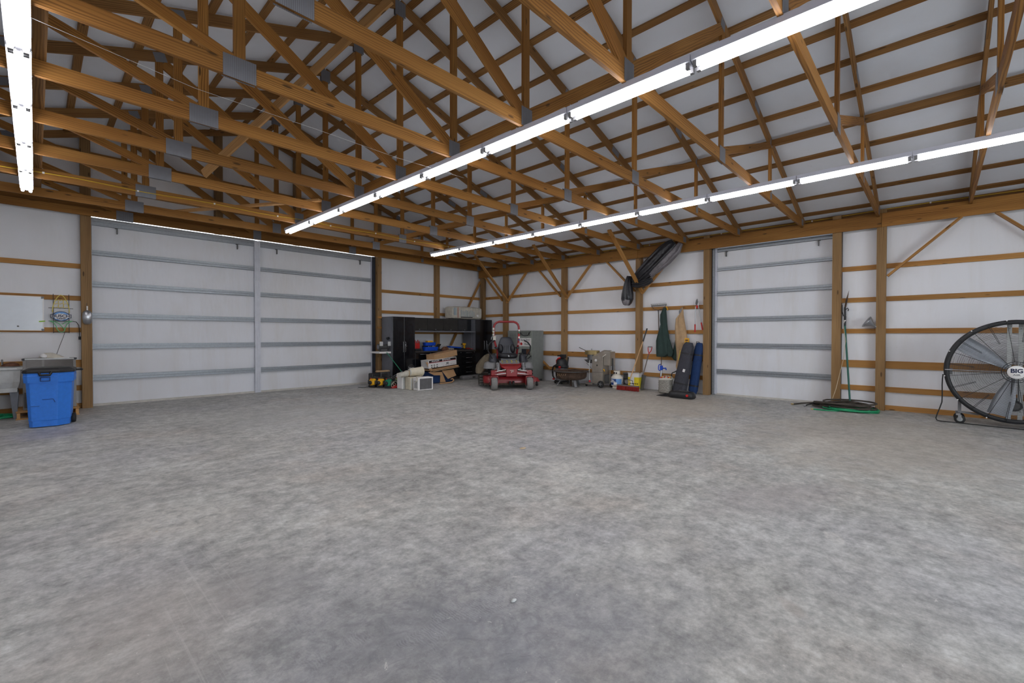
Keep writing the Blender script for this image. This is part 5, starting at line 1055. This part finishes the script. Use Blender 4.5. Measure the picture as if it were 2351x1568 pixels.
for y in (.10,): wheel(t, 'wheel', (.245, y, .075), .075, .05, 'X'); wheel(t, 'wheel', (-.15, y+.10, .075), .075, .05, 'X')
MB().tube([(-.15, .12, .075), (.25, .10, .075)], .012, 8).build('axle', M_DKST, t)
t = thing('wooden_pallet', 'small wooden pallet under the grey ice maker', 'pallet', (.15, 11.42, 0))
for y in (-.36, -.16, .04, .24, .36): MB().beam((-.38, y, .125), (.38, y, .125), .09, .018).build('top_slat', W_PALE, t)
for x in (-.35, 0, .35): MB().beam((x, -.40, .065), (x, .38, .065), .038, .09, up=(0, 0, 1)).build('stringer', W_PALE, t)
for y in (-.36, 0, .36): MB().beam((-.38, y, .010), (.38, y, .010), .09, .018).build('bottom_slat', W_PALE, t)
t = thing('ice_maker', 'grey ice maker with a dark sloping front on the pallet', 'ice maker', (.175, 11.42, .135))
MB().add([(-.325, -.22, .0), (.325, -.22, 0), (.325, .30, 0), (-.325, .30, 0), (-.325, -.22, .62), (.325, -.22, .62), (.325, .30, .86), (-.325, .30, .86), (-.325, -.10, .85), (.325, -.10, .85)],
     [(3, 2, 1, 0), (0, 1, 5, 4), (1, 2, 6, 9, 5), (3, 0, 4, 8, 7), (2, 3, 7, 6), (4, 5, 9, 8), (8, 9, 6, 7)]).build('cabinet', plain('icemaker_grey', lin(124, 122, 120), .45, .2, .06), t)
MB().add([(-.29, -.222, .645), (-.10, -.222, .645), (-.10, -.112, .835), (-.29, -.112, .835)], [(0, 1, 2, 3)]).add([(-.07, -.222, .645), (.29, -.222, .645), (.29, -.112, .835), (-.07, -.112, .835)], [(0, 1, 2, 3)]).build('door_panel', plain('ice_door', lin(82, 78, 74), .3), t)
for q in range(12): MB().bx(-.31, -.18, -.228, -.219, .04+q*.022, .05+q*.022).build('vent_slot', M_INKBLK, t)
MB().bx(-.33, .33, -.11, -.09, .845, .865).build('top_trim', M_LGREY, t)
for x in (-.32, .32): MB().bx(x-.018, x+.018, -.12, -.09, .835, .868).build('corner_cap', M_BLACKP, t)
t = thing('plastic_bag', 'clear plastic bag with a white ball on top of the ice maker', 'bag', (.22, 11.47, .99))
MB().loft([ring((-.02, 0, .012), (.17, 0, 0), (0, .10, 0), 24, 2, 7, .2), ring((-.04, 0, .06), (.12, 0, 0), (0, .08, 0), 24, 2, 7, .25, 1), ring((-.06, 0, .10), (.05, 0, 0), (0, .05, 0), 24, 2, 5, .3, 2)]).build('bag', plain('film', lin(196, 190, 176), .35, 0, .1), t); MB().ball((-.12, -.07, .045), .045, 14).build('white_ball', M_WHT, t); MB().bx(0, .20, -.09, -.03, .0, .015).build('paper', M_WHT, t)
t = thing('laundry_sink', 'pale grey plastic laundry sink on slate legs at the left edge', 'sink', (-.55, 11.42, 0))
MB().loft([oct_(.70, .52, .08, .52), oct_(.74, .56, .08, .62), oct_(.76, .58, .08, .82), oct_(.80, .62, .06, .825), oct_(.80, .62, .06, .865), oct_(.74, .56, .06, .865), oct_(.70, .52, .06, .60)], cap=True, smooth=False).build('tub', M_LGREY, t, .008)
MB().bx(-.34, .34, -.26, .26, .45, .52).build('apron', M_LGREY, t, .006)
for x in (-.30, .30):
    for y in (-.22, .22): MB().add([(x-.05, y-.02, .45), (x+.05, y-.02, .45), (x+.05, y+.02, .45), (x-.05, y+.02, .45), (x-.01, y-.02, 0), (x+.03, y-.02, 0), (x+.03, y+.02, 0), (x-.01, y+.02, 0)], [(0, 1, 2, 3), (7, 6, 5, 4), (0, 4, 5, 1), (1, 5, 6, 2), (2, 6, 7, 3), (3, 7, 4, 0)]).build('leg', M_SLATE, t)
MB().tube([(.16, .20, .87), (.16, .20, .95), (.16, .12, .98), (.16, .08, .94)], .012, 8).build('faucet', M_STEEL, t)
t = thing('rag_pile', 'brown rags and scraps on the sink rim', 'rags', (-.30, 11.60, .867)); MB().loft([ring((0, 0, 0), (.12, 0, 0), (0, .05, 0), 20, 2, 5, .2), ring((.01, 0, .04), (.09, 0, 0), (0, .05, 0), 20, 2, 5, .3, 1), ring((.02, 0, .07), (.03, 0, 0), (0, .02, 0), 20)]).build('rags', M_BROWN, t)
coil('garden_hose', 'green garden hose coiled on the floor beneath the sink', M_GREEN, (-.50, 11.42), .26, .16, 5, .014, .016, .07, 4, [(.1, .1, .03), (-.15, .12, .02)])
t = thing('whiteboard', 'white dry-erase board mounted on the wall girts', 'whiteboard', (-.45, 12.01, 1.80))
MB().bx(-.55, .555, -.006, .006, -.30, .305).build('surface', M_WB, t)
for a in ((-.56, .56, .295, .315), (-.56, .56, -.312, -.295)): MB().bx(a[0], a[1], -.014, .008, a[2], a[3]).build('frame_bar', M_WHT, t)
for a in ((-.565, -.548), (.548, .565)): MB().bx(a[0], a[1], -.014, .008, -.31, .313).build('frame_bar', M_WHT, t)
for z in (-.295, .298): MB().bx(.53, .568, -.017, .009, z-.022, z+.018).build('corner_cap', M_GREY, t, .006)
MB().cyl((.24, -.006, -.235), (.24, -.018, -.235), .014, 12).build('magnet', M_DKST, t); MB().beam((.50, -.016, -.145), (.58, -.016, -.135), .016, .02).build('green_marker', plain('lime', lin(150, 200, 40), .5), t)
t = thing('neon_sign', 'corn-cob shaped neon beer sign on a black wire frame', 'sign', (.337, 11.98, 1.76))
Y_ = -.012
MB().tube([(-.112, Y_, .07), (-.108, Y_, .16), (-.09, Y_, .25), (-.06, Y_, .33), (-.03, Y_, .38), (0, Y_, .398), (.03, Y_, .38), (.06, Y_, .33), (.09, Y_, .25), (.108, Y_, .16), (.112, Y_, .07)], .0065, 8).build('outline_tube', M_NEONY, t)
def wav(z, w): return [(x*w, Y_, z+.008*math.sin(x*10)) for x in [q/8 for q in range(-8, 9)]]
for z, w in ((.30, .065), (.235, .088), (.165, .098)): MB().tube(wav(z, w), .005, 6).build('wave_tube', M_NEONY, t)
for x, a, b in ((-.032, .24, .29), (.032, .24, .29), (-.034, .17, .225), (.036, .17, .225)): MB().cyl((x, Y_, a), (x, Y_, b), .006, 6).build('kernel_tube', M_NEONY, t)
for pts in ([(-.15, Y_, -.09), (-.11, Y_, -.115), (-.07, Y_, -.17), (-.055, Y_, -.24), (-.03, Y_, -.285), (.01, Y_, -.30), (.04, Y_, -.28), (.055, Y_, -.22), (.075, Y_, -.16), (.11, Y_, -.11), (.155, Y_, -.088)], [(-.15, Y_, -.088), (-.08, Y_, -.10), (-.02, Y_, -.145), (.02, Y_, -.205), (.045, Y_, -.24)], [(.155, Y_, -.088), (.08, Y_, -.10), (.02, Y_, -.15)]):
    MB().tube(pts, .0065, 8).build('leaf_tube', M_NEONG, t)
m = MB()
for x in (-.10, .108): m.cyl((x, .006, -.315), (x, .006, .415), .005, 6)
m.cyl((-.165, .004, .155), (.165, .004, .148), .005, 6); m.cyl((-.165, .004, -.09), (.165, .004, -.09), .005, 6); m.cyl((-.10, .006, -.30), (.108, .006, -.30), .005, 6); m.build('wire_frame', M_BLACKP, t)
MB().loft([ring((0, -.012, 0), (.118, 0, 0), (0, 0, .092), 32, 2), ring((0, -.028, 0), (.118, 0, 0), (0, 0, .092), 32, 2)]).build('badge_rim', M_NAVYT, t); MB().bx(-.138, .138, -.028, -.012, -.035, .038).build('badge_wing', M_NAVYT, t)
MB().loft([ring((0, -.028, 0), (.106, 0, 0), (0, 0, .082), 32, 2), ring((0, -.0295, 0), (.106, 0, 0), (0, 0, .082), 32, 2)]).build('badge_field', M_SKYB, t)
MB().prism([(-.095, -.031, .02), (-.05, -.031, .04), (-.02, -.031, .055), (.005, -.031, .045), (.03, -.031, .05), (.095, -.031, .02), (.08, -.031, -.045), (0, -.031, -.078), (-.08, -.031, -.045)], (0, .001, 0)).build('snow_field', M_PAPER, t)
MB().bx(-.126, .126, -.0315, -.0285, -.027, .030).build('name_band', M_PAPER, t)
text('lettering', 'BUSCH', .074, (0, -.033, .002), (PI/2, 0, 0), M_NAVYT, t, .0015, bold=.0022, xs=1.02); text('lettering', 'LIGHT', .036, (0, -.033, -.048), (PI/2, 0, 0), M_NAVYT, t, .0015, shear=.25, bold=.0014, xs=1.15)
tag(MB().tube([(.49, 11.975, 1.67), (.54, 11.97, 1.66), (.575, 11.97, 1.60), (.585, 11.97, 1.48), (.585, 11.97, 1.38)], .006, 6).build('sign_cable', M_RUB), 'black cable curving from the neon sign down beside the post', 'cable')
tag(MB().tube([(.385, 11.97, 1.455), (.36, 11.95, 1.36), (.31, 11.85, 1.20), (.26, 11.6, 1.04)], .0045, 6).build('sign_cable', M_DKST), 'thin grey cable running from the neon sign to the ice maker top', 'cable')
MB().bx(.57, .605, 11.95, 11.98, 1.32, 1.38).build('plug', M_RUB, bpy.data.objects['sign_cable'])
t = thing('feed_scoop', 'metal feed scoop hung on the post left of the sliding doors', 'scoop', (.69, 11.885, 1.75))
MB().loft([ring((0, -.005, -.135), (.03, 0, 0), (0, .012, 0), 22), ring((0, -.025, -.11), (.058, 0, 0), (0, .03, 0), 22), ring((0, -.035, 0), (.072, 0, 0), (0, .035, 0), 22), ring((0, -.03, .08), (.066, 0, 0), (0, .032, 0), 22), ring((0, -.02, .12), (.04, 0, 0), (0, .022, 0), 22), ring((0, -.015, .135), (.014, 0, 0), (0, .012, 0), 22)]).build('bowl', M_STEEL, t); MB().cyl((0, -.015, .13), (0, -.01, .215), .012, 8).build('handle', M_WHT, t); MB().tube([(0, -.008, .21), (-.01, -.004, .25), (0, .01, .27)], .003, 5).build('hang_loop', M_DKST, t)

# ---------------- cables along the trusses
t = thing('yellow_cable', 'yellow electrical cable stapled across a truss near the end wall', 'cable', (0, 0, 0))
yk = Yk(7)-.026; pts = [(-3.4+.35*i, yk, 3.725+.012*math.sin(i*1.3)) for i in range(33)]; MB().tube(pts, .006, 6).build('cable', M_WIREY, t)
for i in range(1, 33, 3): MB().bx(pts[i][0]-.012, pts[i][0]+.012, yk-.010, yk+.006, pts[i][2]-.012, pts[i][2]+.012).build('staple', M_WHT, t)
t = thing('yellow_cable', 'yellow electrical cable running along the top of the right wall', 'cable', (0, 0, 0))
pts = [(11.085, 11.5-.6*i, 3.80+.012*math.sin(i*1.1)) for i in range(24)]; MB().tube(pts, .006, 6).build('cable', M_WIREY, t)
for i in range(1, 24, 3): MB().bx(11.078, 11.098, pts[i][1]-.012, pts[i][1]+.012, pts[i][2]-.012, pts[i][2]+.012).build('staple', M_WHT, t)
CORD = [(-.02, 4.62, 3.62), (1.0, 4.85, 3.615), (2.1, 4.85, 3.61), (3.1, 4.9, 3.615), (4.15, 4.85, 3.62)]
tag(MB().tube(CORD, .0016, 4).build('thin_cord', M_LGREY), 'thin pale cord strung between the rows of tube lights', 'cord')
M_LEAF = plain('dry_leaf', lin(206, 184, 150), .8)
# small scraps on the slab
for i, (x, y, s_) in enumerate(((4.15, 3.73, .045), (1.72, 1.61, .018), (9.1, 4.1, .02), (4.2, 9.2, .010))):
    o = MB().ball((0, 0, s_*(.12 if i == 0 else .35)), s_, 7, (1.3, .8, .12 if i == 0 else .35)).build('pebble', M_LEAF if i == 0 else M_LGREY)
    o.location = (x, y, 0); tag(o, ('tan leaf-like scrap on the bare floor before the mower', 'pale pebble on the floor low in the middle of the picture', 'small pale chip on the floor before the chainsaw case', 'tiny chip on the floor before the left sliding door', 'tiny chip on the floor, nearest the camera')[i], 'debris')
